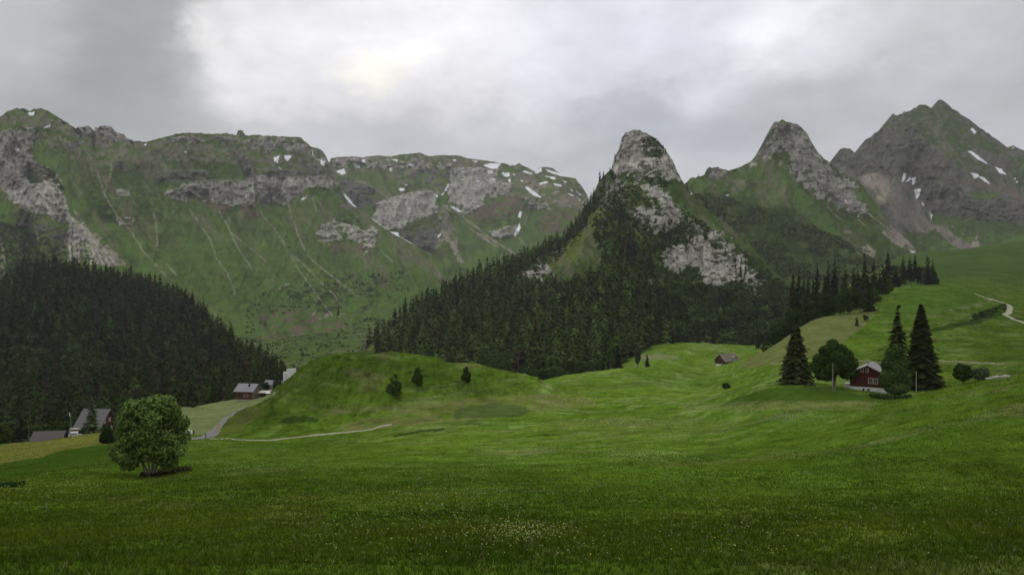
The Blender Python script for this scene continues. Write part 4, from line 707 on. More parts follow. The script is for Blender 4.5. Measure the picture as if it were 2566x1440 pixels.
# trees round the dark red chalet
def at(px, py, lo=20, hi=1500):
    D = gfind(px, py, lo, hi); return gpt(px, D), D
def pc(px, D, py):                                      # point at a given photo height
    return world(np.array(float(px)), np.array(float(py)), np.array(float(D)))
conifer('spruce_tree', gpt(1995, 176), 14.2, 4.2, 31, 'tall brown-green spruce standing alone left of the dark red chalet', C(.050, .064, .022), nw=50, nb=17, sub=4, droop=.12, ragged=.45, clear=.0)
conifer('spruce_tree', gpt(2308, 186), 20.5, 4.9, 32, 'tallest dark spruce, at the right of the dark red chalet', C(.034, .050, .016), nw=60, nb=17, sub=4, droop=.12, ragged=.45)
conifer('larch_tree', gpt(2250, 194), 19.3, 4.8, 33, 'feathery light green larch behind the chalet, between the leafy tree and tallest spruce', C(.044, .066, .020), nw=34, nb=9, sub=4, droop=.02, ragged=.75)
broadleaf('maple_tree', gpt(2090, 181), [(0, 0, 6, 3.4, 3.4, 3.2), (-.3, 0, 9.9, 1.5, 1.6, 1.7), (-2.0, 0, 8.6, 1.6, 2, 1.4), (1.6, -.5, 9.2, 1.4, 1.6, 1.2), (3.0, 0, 7.7, 1.7, 2, 1.5), (-3.6, 0, 6.6, 1.6, 1.8, 1.5), (4.4, 0, 5.6, 1.5, 1.8, 1.6), (-4.5, 0, 4.6, 1.4, 1.8, 1.5), (-3.6, -1, 2.7, 1.5, 1.5, 1.1), (4.3, -.8, 3.2, 1.5, 1.6, 1.2), (-1.5, -2.4, 4.4, 1.8, 1.6, 1.6), (1.5, -2.8, 5.4, 1.8, 1.5, 1.7), (2.2, -2, 3.0, 1.7, 1.5, 1.1), (-.6, -2.6, 7.6, 1.6, 1.4, 1.4), (-2.4, -1.5, 2.2, 1.2, 1.2, .8)], 19000, .24, 34, 'broad dark green maple between the lone spruce and the dark red chalet', C(.056, .100, .022),
          [([(0, 0, -.8), (-.1, 0, 2), (-1.8, 0, 5)], [.32, .22, .08]), ([(.1, 0, -.8), (.4, .1, 2.2), (2.0, 0, 5.5)], [.28, .2, .08]), ([(0, 0, -.8), (.1, 0, 3), (.1, .2, 7)], [.3, .2, .06])])
broadleaf('ash_tree', gpt(2243, 168), [(0, 0, 5.8, 2.6, 2.6, 3.6), (-.5, 0, 9.6, 1.7, 1.7, 2.1), (.3, 0, 11.3, 1.0, 1, 1.1), (1.5, -.4, 4.8, 2.0, 2, 2.3), (-1.7, -.3, 4.5, 2.0, 2, 2.3), (-1.3, 0, 7.6, 1.8, 1.8, 1.8), (1.4, 0, 7.8, 1.7, 1.7, 1.8), (0, -.8, 2.5, 2.8, 2.3, 1.5)], 15000, .22, 35,
          'leafy mid green tree covering the right end of the dark red chalet', C(.052, .088, .022), [([(0, 0, -1), (0, 0, 3), (0, 0, 9)], [.28, .2, .06])])
undergrowth(2180, 2285, 160, 168, 1100, .24, .8, (.030, .056, .014), 24, 'hedge', 'low dark shrubbery in front of the dark red chalet below the leafy tree', 'hedge')
for px, py_, h, rr, lab in ((988, 996, 6.6, 2.4, 'dark leafy bush on the grassy hillock, lowest and leftmost of three'), (1046, 967, 5.4, 1.7, 'slim green bush on the hillock slope, middle one of three'), (1168, 959, 4.9, 1.55, 'small rounded green bush on the hillock, rightmost of three')):
    p, D = at(px, py_, 180, 300)
    broadleaf('hill_bush', p, [(0, 0, h * .42, rr * .75, rr * .7, h * .34), (-.1, 0, h * .78, rr * .5, rr * .5, h * .2), (rr * .5, 0, h * .5, rr * .5, rr * .5, h * .2), (-rr * .55, 0, h * .35, rr * .5, rr * .5, h * .22), (rr * .4, 0, h * .2, rr * .6, rr * .6, h * .16), (rr * .15, 0, h * .95, rr * .22, rr * .2, h * .1)], 1500, .24, int(px), lab, C(.046, .078, .016), [([(0, 0, -.4), (0, 0, h * .6)], [.09, .03])], cat='bush', group='bushes on the grassy hillock')
p, D = at(1820, 975, 200, 420); broadleaf('meadow_shrub', p, roundlobes(2.6, 1.5, 0, 8, 3), 900, .2, 51, 'tiny lone shrub in the open meadow below the distant farmhouse', C(.045, .075, .02), [([(0, 0, -.3), (0, 0, 1.4)], [.07, .03])], cat='bush')
p = gpt(2414, 104); broadleaf('willow_bush', p, roundlobes(3.2, 1.35, .1, 12, 8), 4200, .11, 52, 'dark leafy bush on the brow of the slope at the right', C(.036, .060, .017), [([(0, 0, -.3), (0, 0, 2)], [.07, .03])], cat='bush')
p = gpt(2454, 106); broadleaf('willow_bush', p, roundlobes(2.0, 1.45, 0, 10, 9), 3800, .10, 53, 'low grey-green bush right beside the darker bush on the slope brow', C(.075, .098, .050), [([(0, 0, -.3), (0, 0, 1.2)], [.05, .02])], cat='bush')
p = gpt(2147, 372); p2 = pc(2147, 372, 838); conifer('juniper_tree', p2, 8.6, 2.4, 41, 'small dark conical tree alone on the pale grassy slope above the chalet', C(.026, .042, .015), nw=22, nb=9, sub=3, clear=0)
p2 = pc(2169, 385, 800); broadleaf('slope_bush', gpt(2169, 392), roundlobes(3.4, 1.5, 0, 8, 4), 700, .3, 54, 'tiny upright bush just right of the small conical tree on the pale slope', C(.034, .058, .018), None, cat='bush')
# left farmstead plants
p = gpt(230, 222); conifer('spruce_tree', p, 10.8, 2.9, 61, 'grey-green spruce in front of the grey roof of the left farmhouse', C(.062, .085, .038), nw=26, nb=10, sub=3, droop=.02, ragged=.5, clear=.0)
p = gpt(270, 150); broadleaf('garden_bush', p, [(0, 0, 1.5, 1.3, 1.3, 1.5), (-.2, 0, 2.8, .9, .9, .9), (-.9, 0, 1.1, .8, .9, 1.1), (.9, 0, 1.3, .9, .9, 1.2)], 3000, .17, 62, 'dark dense bush between the left farmhouse and the big foreground bush tree', C(.024, .042, .013), [([(0, 0, -.5), (0, 0, 3)], [.1, .04])], cat='bush')
p = gpt(212, 228); broadleaf('garden_bush', p, roundlobes(2.9, 2.0, 0, 10, 6), 1500, .24, 63, 'low green bush at the left foot of the spruce by the farmhouse', C(.04, .062, .022), None, cat='bush')
p = pc(152, 262, 1092); broadleaf('garden_tree', p, roundlobes(5.8, 2.7, .2, 14, 7), 2600, .27, 64, 'bright green rounded tree behind the brown shed roof, left of the flagpole', C(.052, .090, .022), [([(0, 0, -.8), (0, 0, 3)], [.14, .05])])
p = gpt(-8, 190); broadleaf('edge_bush', p, roundlobes(7., 3.4, .2, 14, 77), 3200, .27, 65, 'green bush cut by the left edge of the picture', C(.05, .075, .02), [([(0, 0, -.8), (0, 0, 3)], [.14, .05])], cat='bush')
# trees behind the middle chalet
for px, D, top, rr, k, lab in ((694, 352, 905, 2.6, 0, 'tall narrow spruce behind the middle chalet, beside the white walled building'), (706, 356, 918, 2.3, 1, 'second spruce right behind the tall narrow one beside the white building'), (690, 343, 945, 2.0, 2, 'lighter green young conifer in front of the grey hut')):
    b_ = pc(px, D, 978 if k < 2 else 973); h = (b_[1] * (978 - top) / F)
    conifer('spruce_tree', b_, float(h), rr, 70 + k, lab, (C(.034, .052, .018), C(.034, .052, .018), C(.058, .085, .034))[k], nw=20, nb=9, sub=2, clear=.02)
p = pc(568 + 95, 352, 985); broadleaf('garden_tree', pc(667, 350, 985), roundlobes(6.0, 1.9, .2, 10, 14), 1200, .26, 75, 'small dark leafy tree between the middle chalet and the grey hut', C(.03, .05, .018), None)
# ---- woods
hill_var = [spruce_arr(9, 6, r_, 200 + i, .10, 1, ragged=.3) for i, r_ in enumerate((.29, .34, .25, .37, .31))]
def sample(M, poly, n, seed, bywhat='area', clampx=None):
    """n points on a mountain face spread evenly over the ground plan inside a photo polygon"""
    r = np.random.default_rng(seed); V = M['V']; a = V[1:, 1:, :2] - V[:-1, :-1, :2]; b_ = V[1:, :-1, :2] - V[:-1, 1:, :2]
    A_ = np.abs(a[..., 0] * b_[..., 1] - a[..., 1] * b_[..., 0]) * .5
    m = np.zeros(A_.shape, bool)
    for P_ in poly: m |= inpoly(M['PX'][:-1, :-1] + 8 * fbm(M['PX'][:-1, :-1] / 20, M['PY'][:-1, :-1] / 20, 7, 2), M['PY'][:-1, :-1], P_)
    A_ = (A_ + .5) * m; p = A_.ravel() / A_.sum(); k = r.choice(A_.size, n, p=p); i, j = np.unravel_index(k, A_.shape)
    f = r.random((n, 2)); P_ = V[i, j] * ((1 - f[:, :1]) * (1 - f[:, 1:])) + V[i + 1, j] * (f[:, :1] * (1 - f[:, 1:])) + V[i, j + 1] * ((1 - f[:, :1]) * f[:, 1:]) + V[i + 1, j + 1] * (f[:, :1] * f[:, 1:])
    return P_
def thin(P_, H, dmin):
    keep = []; g = {}
    for i, (p, h) in enumerate(zip(P_, H)):
        c = (int(p[0] // dmin), int(p[1] // dmin)); ok = True
        for dx in (-1, 0, 1):
            for dy in (-1, 0, 1):
                for q_ in g.get((c[0] + dx, c[1] + dy), ()):
                    if (q_[0] - p[0]) ** 2 + (q_[1] - p[1]) ** 2 < dmin * dmin: ok = False
        if ok: g.setdefault(c, []).append(p); keep.append(i)
    return np.array(keep)
def forest_pts(M, polys, n, seed, hmean, dmin, hsd=.22):
    P_ = sample(M, polys, n, seed); r = np.random.default_rng(seed + 1); H = hmean * np.clip(1 + hsd * r.normal(size=n), .45, 1.45)
    k = thin(P_, H, dmin); return P_[k], H[k]
LF, LFh = forest_pts(HL, [[(-360, 650), (30, 700), (60, 655), (350, 690), (500, 770), (600, 880), (700, 930), (760, 990), (700, 1030), (560, 1120), (300, 1200), (-360, 1350)]], 20000, 1, 17.5, 6.4)
MF, MFh = forest_pts(MP, [[(960, 905), (930, 885), (905, 862), (892, 848), (905, 836), (1000, 775), (1130, 715), (1300, 645), (1345, 650), (1300, 690), (1325, 722), (1440, 722), (1500, 680), (1545, 610), (1580, 590), (1620, 640), (1650, 720), (1640, 800), (1700, 890), (1500, 980), (1000, 960)]], 17000, 2, 18, 7.6)
_px = CX + MF[:, 0] / MF[:, 1] * F; _py = CY - (MF[:, 2] - ZC) / MF[:, 1] * F; _k = polydist(_px, _py, [(915, 890), (950, 862), (985, 838), (1018, 808)]) > 9; MF = MF[_k]; MFh = MFh[_k]
MR, MRh = forest_pts(MP, [[(1300, 655), (1400, 595), (1480, 500), (1500, 500), (1470, 570), (1400, 625), (1340, 650)]], 1200, 3, 13, 6)
MQ, MQh = forest_pts(MP, [[(1640, 740), (1700, 730), (1800, 745), (1900, 760), (1960, 760), (1990, 850), (1860, 870), (1850, 830), (1780, 840), (1700, 870)]], 1300, 4, 17, 8.5, .3)
MS, MSh = forest_pts(MP, [[(1480, 520), (1540, 430), (1560, 500), (1620, 620), (1560, 700), (1500, 640)], [(1600, 560), (1700, 560), (1800, 620), (1960, 720), (1990, 780), (1900, 740), (1760, 600), (1640, 640)]], 420, 5, 12, 9, .35)
allP = np.concatenate([LF, MF, MR, MQ, MS]); allH = np.concatenate([LFh, MFh, MRh, MQh, MSh]); src = np.r_[np.zeros(len(LF)), np.ones(len(MF)), np.ones(len(MR)) * 1, np.ones(len(MQ)) * 2, np.ones(len(MS)) * 3].astype(int)
PXa = CX + allP[:, 0] / allP[:, 1] * F; TOP = CY - (allP[:, 2] + allH - ZC) / allP[:, 1] * F; HPX = allH / allP[:, 1] * F
hz = bil(HOR, np.clip(PXa, -1400, 4000), allP[:, 1] * .995); visf = np.clip((hz - TOP) / HPX, 0, 1)
inside = (PXa > 2) & (PXa < 2564)
# broadleaf share of the woods
rr_ = np.random.default_rng(9); lo_ = fbm(allP[:, 0] / 60, allP[:, 1] / 60, 5, 3)
broad = ((src == 2) & (rr_.random(len(allP)) < .62)) | ((src == 1) & (lo_ > .42) & (rr_.random(len(allP)) < .25)) | ((src == 0) & (PXa < 260) & (TOP > 820) & (lo_ > .0) & (rr_.random(len(allP)) < .5)) | ((src == 3) & (rr_.random(len(allP)) < .25))
score = HPX * np.where(visf > .35, 1, 0) * inside
# crude occlusion: a tree hidden by nearer trees just in front shows small
order = np.argsort(-(score * ~broad)); big300 = order[:300]; ordb = np.argsort(-(score * broad)); bigb = ordb[:150]
taken = np.zeros(len(allP), bool); taken[big300] = True; taken[bigb] = True
vis_tree = (visf > .02) & (PXa > -120) & (PXa < 2700)
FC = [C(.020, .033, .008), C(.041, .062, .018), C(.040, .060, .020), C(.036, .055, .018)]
def stuff_trees(idx, name, label, cat, variants, tone, seed, wide=1.):
    r = np.random.default_rng(seed); VV = []; TT = []; CC = []; o = 0
    for v in range(len(variants)):
        ii = idx[v::len(variants)]
        if not len(ii): continue
        V, T, S = variants[v]; a = r.random(len(ii)) * 6.28; ca, sa = np.cos(a), np.sin(a); h = allH[ii]; w = h * (.85 + .3 * r.random(len(ii))) * wide
        x = (V[None, :, 0] * ca[:, None] - V[None, :, 1] * sa[:, None]) * w[:, None] + allP[ii, 0][:, None]
        y = (V[None, :, 0] * sa[:, None] + V[None, :, 1] * ca[:, None]) * w[:, None] + allP[ii, 1][:, None]
        z = V[None, :, 2] * h[:, None] + allP[ii, 2][:, None] - .6
        VV.append(np.stack([x, y, z], -1).reshape(-1, 3)); TT.append((T[None] + (np.arange(len(ii)) * len(V))[:, None, None]).reshape(-1, 3) + o); o += len(ii) * len(V)
        c = tone(ii, r); CC.append((S[None, :, None] * c[:, None, :]).reshape(-1, 3))
    ob = mk(name, np.concatenate(VV), np.concatenate(TT), M_forest, np.clip(np.concatenate(CC), .002, .9)); tag(ob, label, cat, kind='stuff'); return ob
def tone_spr(ii, r):
    c = np.array([FC[s] for s in src[ii]]); b_ = (.45 + 1.05 * r.random(len(ii)) ** 1.3)[:, None]
    br = (r.random(len(ii)) < .07)[:, None]; lg = (r.random(len(ii)) < .16)[:, None]
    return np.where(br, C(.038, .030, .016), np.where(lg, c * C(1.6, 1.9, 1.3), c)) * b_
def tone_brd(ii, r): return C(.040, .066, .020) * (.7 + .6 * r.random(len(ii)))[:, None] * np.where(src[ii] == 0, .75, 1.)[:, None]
brd_var = [leaf_arr(roundlobes(1., .36, .08, 9, 300 + i), 190, .085, 310 + i, .6) for i in range(4)]
ids = np.nonzero(~taken & ~broad & vis_tree)[0]
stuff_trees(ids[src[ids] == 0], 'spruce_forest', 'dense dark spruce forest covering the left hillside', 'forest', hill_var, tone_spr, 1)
stuff_trees(ids[src[ids] == 1], 'spruce_forest', 'dark spruce forest on the slope below the central rocky peak', 'forest', hill_var, tone_spr, 2)
stuff_trees(ids[src[ids] >= 2], 'peak_woodland', 'scattered conifers on the ledges and right flank of the central peak', 'woodland', hill_var, tone_spr, 3)
idb = np.nonzero(~taken & broad & vis_tree)[0]
if len(idb): stuff_trees(idb, 'broadleaf_woodland', 'lighter green leafy trees mixed into the lower mountain woods', 'woodland', brd_var, tone_brd, 4)
# individual forest trees sharing a few meshes
fine_var = [spruce_arr(14, 8, r_, 230 + i, .10, 1, ragged=.35) for i, r_ in enumerate((.27, .32, .24, .35, .30))]
def proto_mesh(V, T, S, col, nm):
    o = mk(nm, V, T, M_fores1, tint(S, col)); return o
def place_copies(name, idx, variants, colf, lab, cat, grp, seed):
    r = np.random.default_rng(seed); pro = {}
    for k, i in enumerate(idx):
        v = int(r.integers(len(variants))); ck = colf(i, r); key = (v, ck[0])
        if key not in pro: pro[key] = o = proto_mesh(*variants[v], ck[1], name)
        else:
            o = pro[key].copy(); COL.objects.link(o)
        h = allH[i]; o.location = (allP[i, 0], allP[i, 1], allP[i, 2] - .6); w = h * (.85 + .3 * r.random()); o.scale = (w, w, h); o.rotation_euler = (0, 0, r.random() * 6.28)
        l = lab(i); tag(o, l, cat, grp(i))
def cs(i, r):
    t = r.random(); s = src[i]
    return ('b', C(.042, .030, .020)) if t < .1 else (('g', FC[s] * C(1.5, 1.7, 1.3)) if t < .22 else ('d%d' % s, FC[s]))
lb = {0: 'dark spruce in the dense forest on the left hillside', 1: 'dark spruce in the forest below the central rocky peak', 2: 'spruce among the leafy trees at the right foot of the central peak', 3: 'spruce on a ledge of the central rocky peak'}
place_copies('spruce_tree', big300, fine_var, cs, lambda i: lb[src[i]], 'tree', lambda i: 'spruces of the ' + ('left hillside forest' if src[i] == 0 else 'central peak forest' if src[i] == 1 else 'central peak flank'), 11)
lb2 = {0: 'leafy green tree at the foot of the left hillside forest', 1: 'leafy light green tree among the spruces below the central peak', 2: 'rounded leafy tree at the right foot of the central peak', 3: 'leafy tree on the side of the central rocky peak'}
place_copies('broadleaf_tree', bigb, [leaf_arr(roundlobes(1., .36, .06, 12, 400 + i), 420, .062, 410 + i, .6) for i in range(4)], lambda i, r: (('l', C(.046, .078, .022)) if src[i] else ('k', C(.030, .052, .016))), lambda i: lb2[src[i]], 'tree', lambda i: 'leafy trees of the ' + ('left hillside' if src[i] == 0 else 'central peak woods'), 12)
# single conifers standing out on the plateau edge and the valley floor
def lone(px, pb, pt, rr, k, lab, col=None, grp=None, D=None, kind='c', lo=300, hi=1600):
    if D is None: b_, D = at(px, pb, lo, hi)
    else: b_ = pc(px, D, pb)
    h = (pb - pt) / F * D; w = rr / F * D
    if kind == 'c': conifer('spruce_tree', b_, float(h), float(w), 500 + k, lab, col if col is not None else C(.022, .034, .012), nw=18, nb=9, sub=2, ragged=.35, group=grp, clear=.0)
    else: broadleaf('leafy_tree', b_, roundlobes(float(h), float(w), .03 * h, 14, 500 + k), 1700, h * .035, 500 + k, lab, col if col is not None else C(.036, .060, .019), [([(0, 0, -.8), (0, 0, h * .5)], [h * .02, h * .008])], group=grp)
g_ = 'trees along the far edge of the plateau meadow'
lone(1548, 922, 868, 17, 1, 'largest dark conifer at the plateau edge with pale meadow on both sides', grp=g_, D=500)
lone(1511, 925, 893, 8, 2, 'slim conifer just left of the largest plateau edge conifer', grp=g_, D=490)
lone(1525, 924, 893, 6, 3, 'thin small conifer close to the left side of the largest plateau edge conifer', grp=g_, D=495)
lone(1622, 921, 890, 10, 4, 'small pointed conifer at the right end of the plateau edge trees', grp=g_, D=450)
lone(1598, 918, 872, 9, 5, 'pale green leafy tree between the largest and the rightmost plateau edge conifers', C(.05, .08, .03), grp=g_, D=470, kind='b')
lone(1363, 962, 922, 15, 6, 'round leafy tree at the hollow between hillock and plateau', grp=g_, D=420, kind='b'); lone(1385, 955, 915, 12, 7, 'second round leafy tree right beside the hollow', grp=g_, D=430, kind='b')
lone(1242, 935, 870, 32, 8, 'wide pale leafy tree in front of the forest just behind the hillock', C(.048, .078, .028), D=520, kind='b'); lone(1430, 938, 900, 14, 9, 'leafy tree left of the plateau edge conifers', grp=g_, D=470, kind='b')
for j_, (px, pb, pt, rr) in enumerate([(1212, 930, 898, 14), (1268, 938, 902, 16), (1312, 950, 915, 17), (1340, 962, 924, 15), (1402, 950, 914, 13), (1452, 938, 905, 14), (1478, 934, 904, 12), (1500, 931, 906, 10)]):
    lone(px, pb, pt, rr, 120 + j_, ['leafy tree half hidden by the hillock crest, left of the wide pale one', 'leafy tree right beside the wide pale leafy tree behind the hillock', 'leafy tree at the forest foot where the hillock slopes down', 'low leafy tree just left of the round tree in the hollow', 'leafy tree right of the two round trees in the hollow', 'leafy tree at the forest foot above the plateau crest, left of three', 'leafy tree at the forest foot above the plateau crest, middle of three', 'leafy tree at the forest foot above the plateau crest, right of three'][j_], C(.050, .084, .026), grp=g_, D=450 if px > 1290 else 500, kind='b')
lone(848, 788, 770, 5, 10, 'tiny lone conifer high on the far green valley slope', D=1500)
lone(849, 842, 832, 4, 11, 'very small lone conifer on the far valley floor', D=1250)
lone(1900, 868, 820, 9, 12, 'slim conifer beyond the far house, left of the pale slope', D=640); lone(1750, 868, 820, 10, 13, 'conifer at the back of the meadow, leftmost of two pointed ones', D=690); lone(1788, 866, 812, 10, 14, 'conifer at the back of the meadow, right one of two pointed ones', D=690)
lone(1945, 850, 806, 16, 15, 'dark leafy tree right behind the edge of the pale slope, lower one', D=450, kind='b'); lone(1930, 872, 840, 15, 16, 'round dark tree low behind the edge of the pale slope', D=445, kind='b')
# grove at the top of the pale slope: every tree its own
gr_ = 'trees of the dark grove above the pale slope'
rg = np.random.default_rng(44); k = 0
GV = [(1985, 800, 700, 13, 'c'), (1998, 798, 690, 14, 'c'), (2012, 796, 698, 13, 'c'), (2030, 806, 690, 15, 'c'), (2048, 800, 680, 15, 'c'), (2062, 790, 684, 14, 'c'), (2080, 792, 680, 14, 'c'), (2098, 790, 690, 13, 'c'), (2118, 785, 668, 15, 'c'), (2136, 780, 672, 14, 'c'), (2150, 778, 664, 14, 'c'),
      (2168, 775, 655, 16, 'c'), (2190, 772, 650, 17, 'c'), (2208, 768, 660, 15, 'c'), (2176, 788, 700, 17, 'c'), (2205, 776, 700, 15, 'c'), (2060, 797, 722, 28, 'b'), (2095, 792, 736, 24, 'b'), (2128, 790, 712, 24, 'b'), (2178, 783, 718, 20, 'b'), (2030, 812, 748, 18, 'b'), (2012, 822, 768, 17, 'b'), (1985, 835, 782, 16, 'b'), (1962, 850, 800, 15, 'b'), (2150, 786, 730, 18, 'b'), (2000, 828, 776, 19, 'b'), (1974, 846, 792, 18, 'b'), (1947, 868, 818, 16, 'b'), (1921, 886, 844, 13, 'b'), (2046, 806, 742, 22, 'b'), (2111, 791, 734, 20, 'b'), (2040, 800, 712, 13, 'c'), (2160, 776, 690, 15, 'c'), (2090, 788, 664, 15, 'c'), (2224, 738, 700, 10, 'b')]
GV = [(a_ + int(rg.integers(-5, 6)), b_, c_ + int(rg.integers(-12, 18)), d_, e_) for a_, b_, c_, d_, e_ in GV]
ORD = 'leftmost,second,third,fourth,fifth,sixth,seventh,eighth,ninth,tenth,eleventh,twelfth,thirteenth,fourteenth,fifteenth,sixteenth,seventeenth,eighteenth,nineteenth,twentieth,twenty-first,twenty-second'.split(',')
def nth(lst, me_, what):
    s = sorted([q_ for q_ in lst if q_[4] == me_[4]]); i = s.index(me_)
    return ('leftmost ' if i == 0 else 'rightmost ' if i == len(s) - 1 else ORD[i] + ' from left, ') + what
for px, pb, pt, rr, kd in GV:
    k += 1; Dd = 430 if pb > 785 else 470
    if pt < 700: Dd = 500
    r0_ = rr; rr = rr * (1.3 + .3 * random.random()); lone(px, pb, pt, rr, 40 + k, nth(GV, (px, pb, pt, r0_, kd), 'dark conifer' if kd == 'c' else 'round dark leafy tree') + ' in the grove above the pale slope', C(.026, .044, .013) if kd == 'c' else C(.038, .066, .018), gr_, D=Dd, kind=kd)
gq = 'trees of the small wood behind the knoll'
GW = [(2228, 690, 640, 11, 'c'), (2246, 715, 664, 12, 'c'), (2262, 700, 642, 10, 'c'), (2276, 690, 645, 10, 'c'), (2292, 692, 650, 10, 'c'), (2305, 700, 655, 10, 'c'), (2322, 712, 648, 12, 'c'), (2336, 714, 652, 12, 'c'), (2348, 716, 668, 10, 'c'), (2285, 712, 676, 12, 'b'), (2310, 716, 684, 13, 'b'), (2262, 716, 684, 12, 'b'), (2300, 700, 664, 16, 'b'), (2245, 690, 656, 12, 'b')]
GW = [(a_ + int(rg.integers(-5, 6)), b_, c_ + int(rg.integers(-8, 14)), d_, e_) for a_, b_, c_, d_, e_ in GW]
for px, pb, pt, rr, kd in GW:
    k += 1; r0_ = rr; rr = rr * (1.2 + .3 * random.random()); lone(px, pb, pt, rr, 40 + k, nth(GW, (px, pb, pt, r0_, kd), 'dark conifer' if kd == 'c' else 'leafy tree') + ' in the small wood behind the grassy knoll', C(.022, .034, .014) if kd == 'c' else C(.034, .050, .022), gq, D=680, kind=kd)
# pointed trees along the crest of the peak
for j, (px, pt, hp) in enumerate([(1503, 425, 26), (1512, 425, 20), (1528, 415, 18), (1541, 380, 14), (1488, 470, 22), (1479, 490, 22), (1470, 505, 24), (1637, 338, 12), (1649, 345, 12), (1662, 360, 14), (1668, 368, 12), (1722, 462, 22), (1726, 475, 26), (1750, 435, 8), (1769, 495, 34), (1800, 520, 20), (1815, 528, 24)]):
    q_ = mpt(MP, px, pt + hp + 3)[0] if px < 1715 else pc(px, 1500, pt + hp)
    conifer('spruce_tree', q_, hp / F * float(q_[1]), hp * .2 / F * float(q_[1]), 700 + j, 'small conifer on the rocky crest of the central peak', C(.022, .034, .014), nw=12, nb=7, sub=1, group='conifers on the crest of the central peak')
# shrub cover: uncountable low bushes
def shrub_stuff(name, label, pts, size, seed, col, per=12, cat='shrubs'):
    r = np.random.default_rng(seed); n = len(pts); m = n * per; c = np.repeat(pts, per, 0); s = np.repeat(size, per)
    d = r.normal(size=(m, 3)); d /= np.linalg.norm(d, axis=1)[:, None]; c = c + d * s[:, None] * np.array([.9, .9, .6]) * (.5 + .5 * r.random(m))[:, None]; c[:, 2] += s * .2
    nrm = d + r.normal(size=(m, 3)) * .5 + np.array([0, 0, .5]); nrm /= np.linalg.norm(nrm, axis=1)[:, None]; u = np.cross(nrm, r.normal(size=(m, 3))); u /= np.linalg.norm(u, axis=1)[:, None]; v = np.cross(nrm, u); ss = (s * (.3 + .35 * r.random(m)))[:, None]
    q_ = np.stack([c - u * ss, c - v * ss * .6, c + u * ss, c + v * ss * .6], 1).reshape(-1, 3); kk = np.arange(m) * 4; T = np.stack([kk, kk + 1, kk + 2, kk, kk + 2, kk + 3], 1).reshape(-1, 3)
    tone = np.repeat(.6 + .8 * r.random(n), per) * (.8 + .4 * r.random(m)); return tag(mk(name, q_, T, M_forest, tint(np.repeat(tone, 4), col)), label, cat, kind='stuff')
S1 = sample(MP, [[(1480, 560), (1560, 440), (1640, 500), (1740, 540), (1980, 720), (1980, 860), (1640, 880), (1600, 700), (1500, 640)], z3(860, 120, 960, 130, 1060, 220, 1010, 300, 900, 240), z3(880, 400, 1000, 410, 1090, 460, 1060, 500, 940, 480), [(1330, 640), (1480, 560), (1450, 600), (1340, 700)]], 4200, 61)
px_ = CX + S1[:, 0] / S1[:, 1] * F; py_ = CY - (S1[:, 2] - ZC) / S1[:, 1] * F
rockp = [z3(840, 450, 1000, 480, 1080, 540, 1150, 620, 1200, 700, 1130, 760, 1080, 820, 1020, 840, 930, 770, 870, 720, 800, 680, 880, 620, 960, 640, 900, 520), z3(1080, 930, 1200, 900, 1250, 780, 1340, 850, 1400, 760, 1500, 880, 1600, 950, 1700, 1100, 1810, 1170, 1700, 1210, 1600, 1150, 1450, 1210, 1330, 1180, 1300, 1080, 1200, 1080, 1120, 1120, 1060, 1050, 1020, 980)]
dr = np.zeros(len(S1), bool)
for P_ in rockp: dr |= inpoly(px_, py_, P_)
S1 = S1[~dr | (np.random.default_rng(2).random(len(S1)) < .10)]
shrub_stuff('shrub_cover', 'dark green shrubs covering the flanks of the central peak', S1, 2.2 + 2.2 * np.random.default_rng(5).random(len(S1)), 62, C(.030, .050, .016))
S2 = sample(R1, [z3(1100, 520, 1500, 560, 1900, 680, 2304, 850, 2800, 1150, 2800, 1400, 1700, 1300, 1300, 900)], 5200, 63); nn_ = fbm(S2[:, 0] / 60, S2[:, 2] / 30, 3, 3); S2 = S2[nn_ > -.12]
shrub_stuff('shrub_cover', 'dark patchy shrubs on the green flank of the right hand rocky peak', S2, 3 + 3 * np.random.default_rng(6).random(len(S2)), 64, C(.038, .062, .020), 9)
S3 = sample(L1, [[(640, 700), (1000, 680), (1100, 720), (900, 860), (600, 860)], z1(650, 720, 760, 700, 850, 830, 760, 880), z1(2330, 860, 2480, 830, 2640, 930, 2560, 930, 2400, 900)], 1100, 65); nn_ = fbm(S3[:, 0] / 120, S3[:, 2] / 40, 8, 3); S3 = S3[nn_ > .02]
shrub_stuff('shrub_cover', 'sparse dark tufts of shrub on the lower green slope of the long left ridge', S3, 3 + 3 * np.random.default_rng(7).random(len(S3)), 66, C(.042, .066, .026), 8)
S4 = sample(L1, [[(-360, 560), (40, 560), (150, 620), (120, 700), (-360, 800)], z1(200, 520, 340, 530, 450, 620, 400, 610, 300, 560, 230, 560)], 1500, 67)
shrub_stuff('shrub_cover', 'dark scrub around the rocks above the left hillside forest', S4, 4 + 3 * np.random.default_rng(8).random(len(S4)), 68, C(.032, .05, .018), 9)
r5 = np.random.default_rng(15); px5 = 640 + 280 * r5.random(1800); D5 = 700 + 950 * r5.random(1800); S5 = gpt(px5, D5)[fbm(px5 / 20, D5 / 60, 2, 3) > .05]
shrub_stuff('shrub_cover', 'small bushes dotted over the far valley floor behind the hillock', S5, 1.2 + 2 * r5.random(len(S5)), 69, C(.045, .07, .028), 8)
r6 = np.random.default_rng(16); px6 = 2435 + 85 * r6.random(260); D6 = 400 + 0 * px6
pts = []
for a_ in px6:
    py6 = 806 - (a_ - 2435) * .34 - 16 * r6.random(); pts.append(gpt(a_, gfind(a_, py6, 250, 700)))
shrub_stuff('gully_bushes', 'dark bushes filling the little gully below the bend of the farm track', np.array(pts), .5 + .9 * r6.random(len(pts)), 70, C(.032, .055, .014), 8)
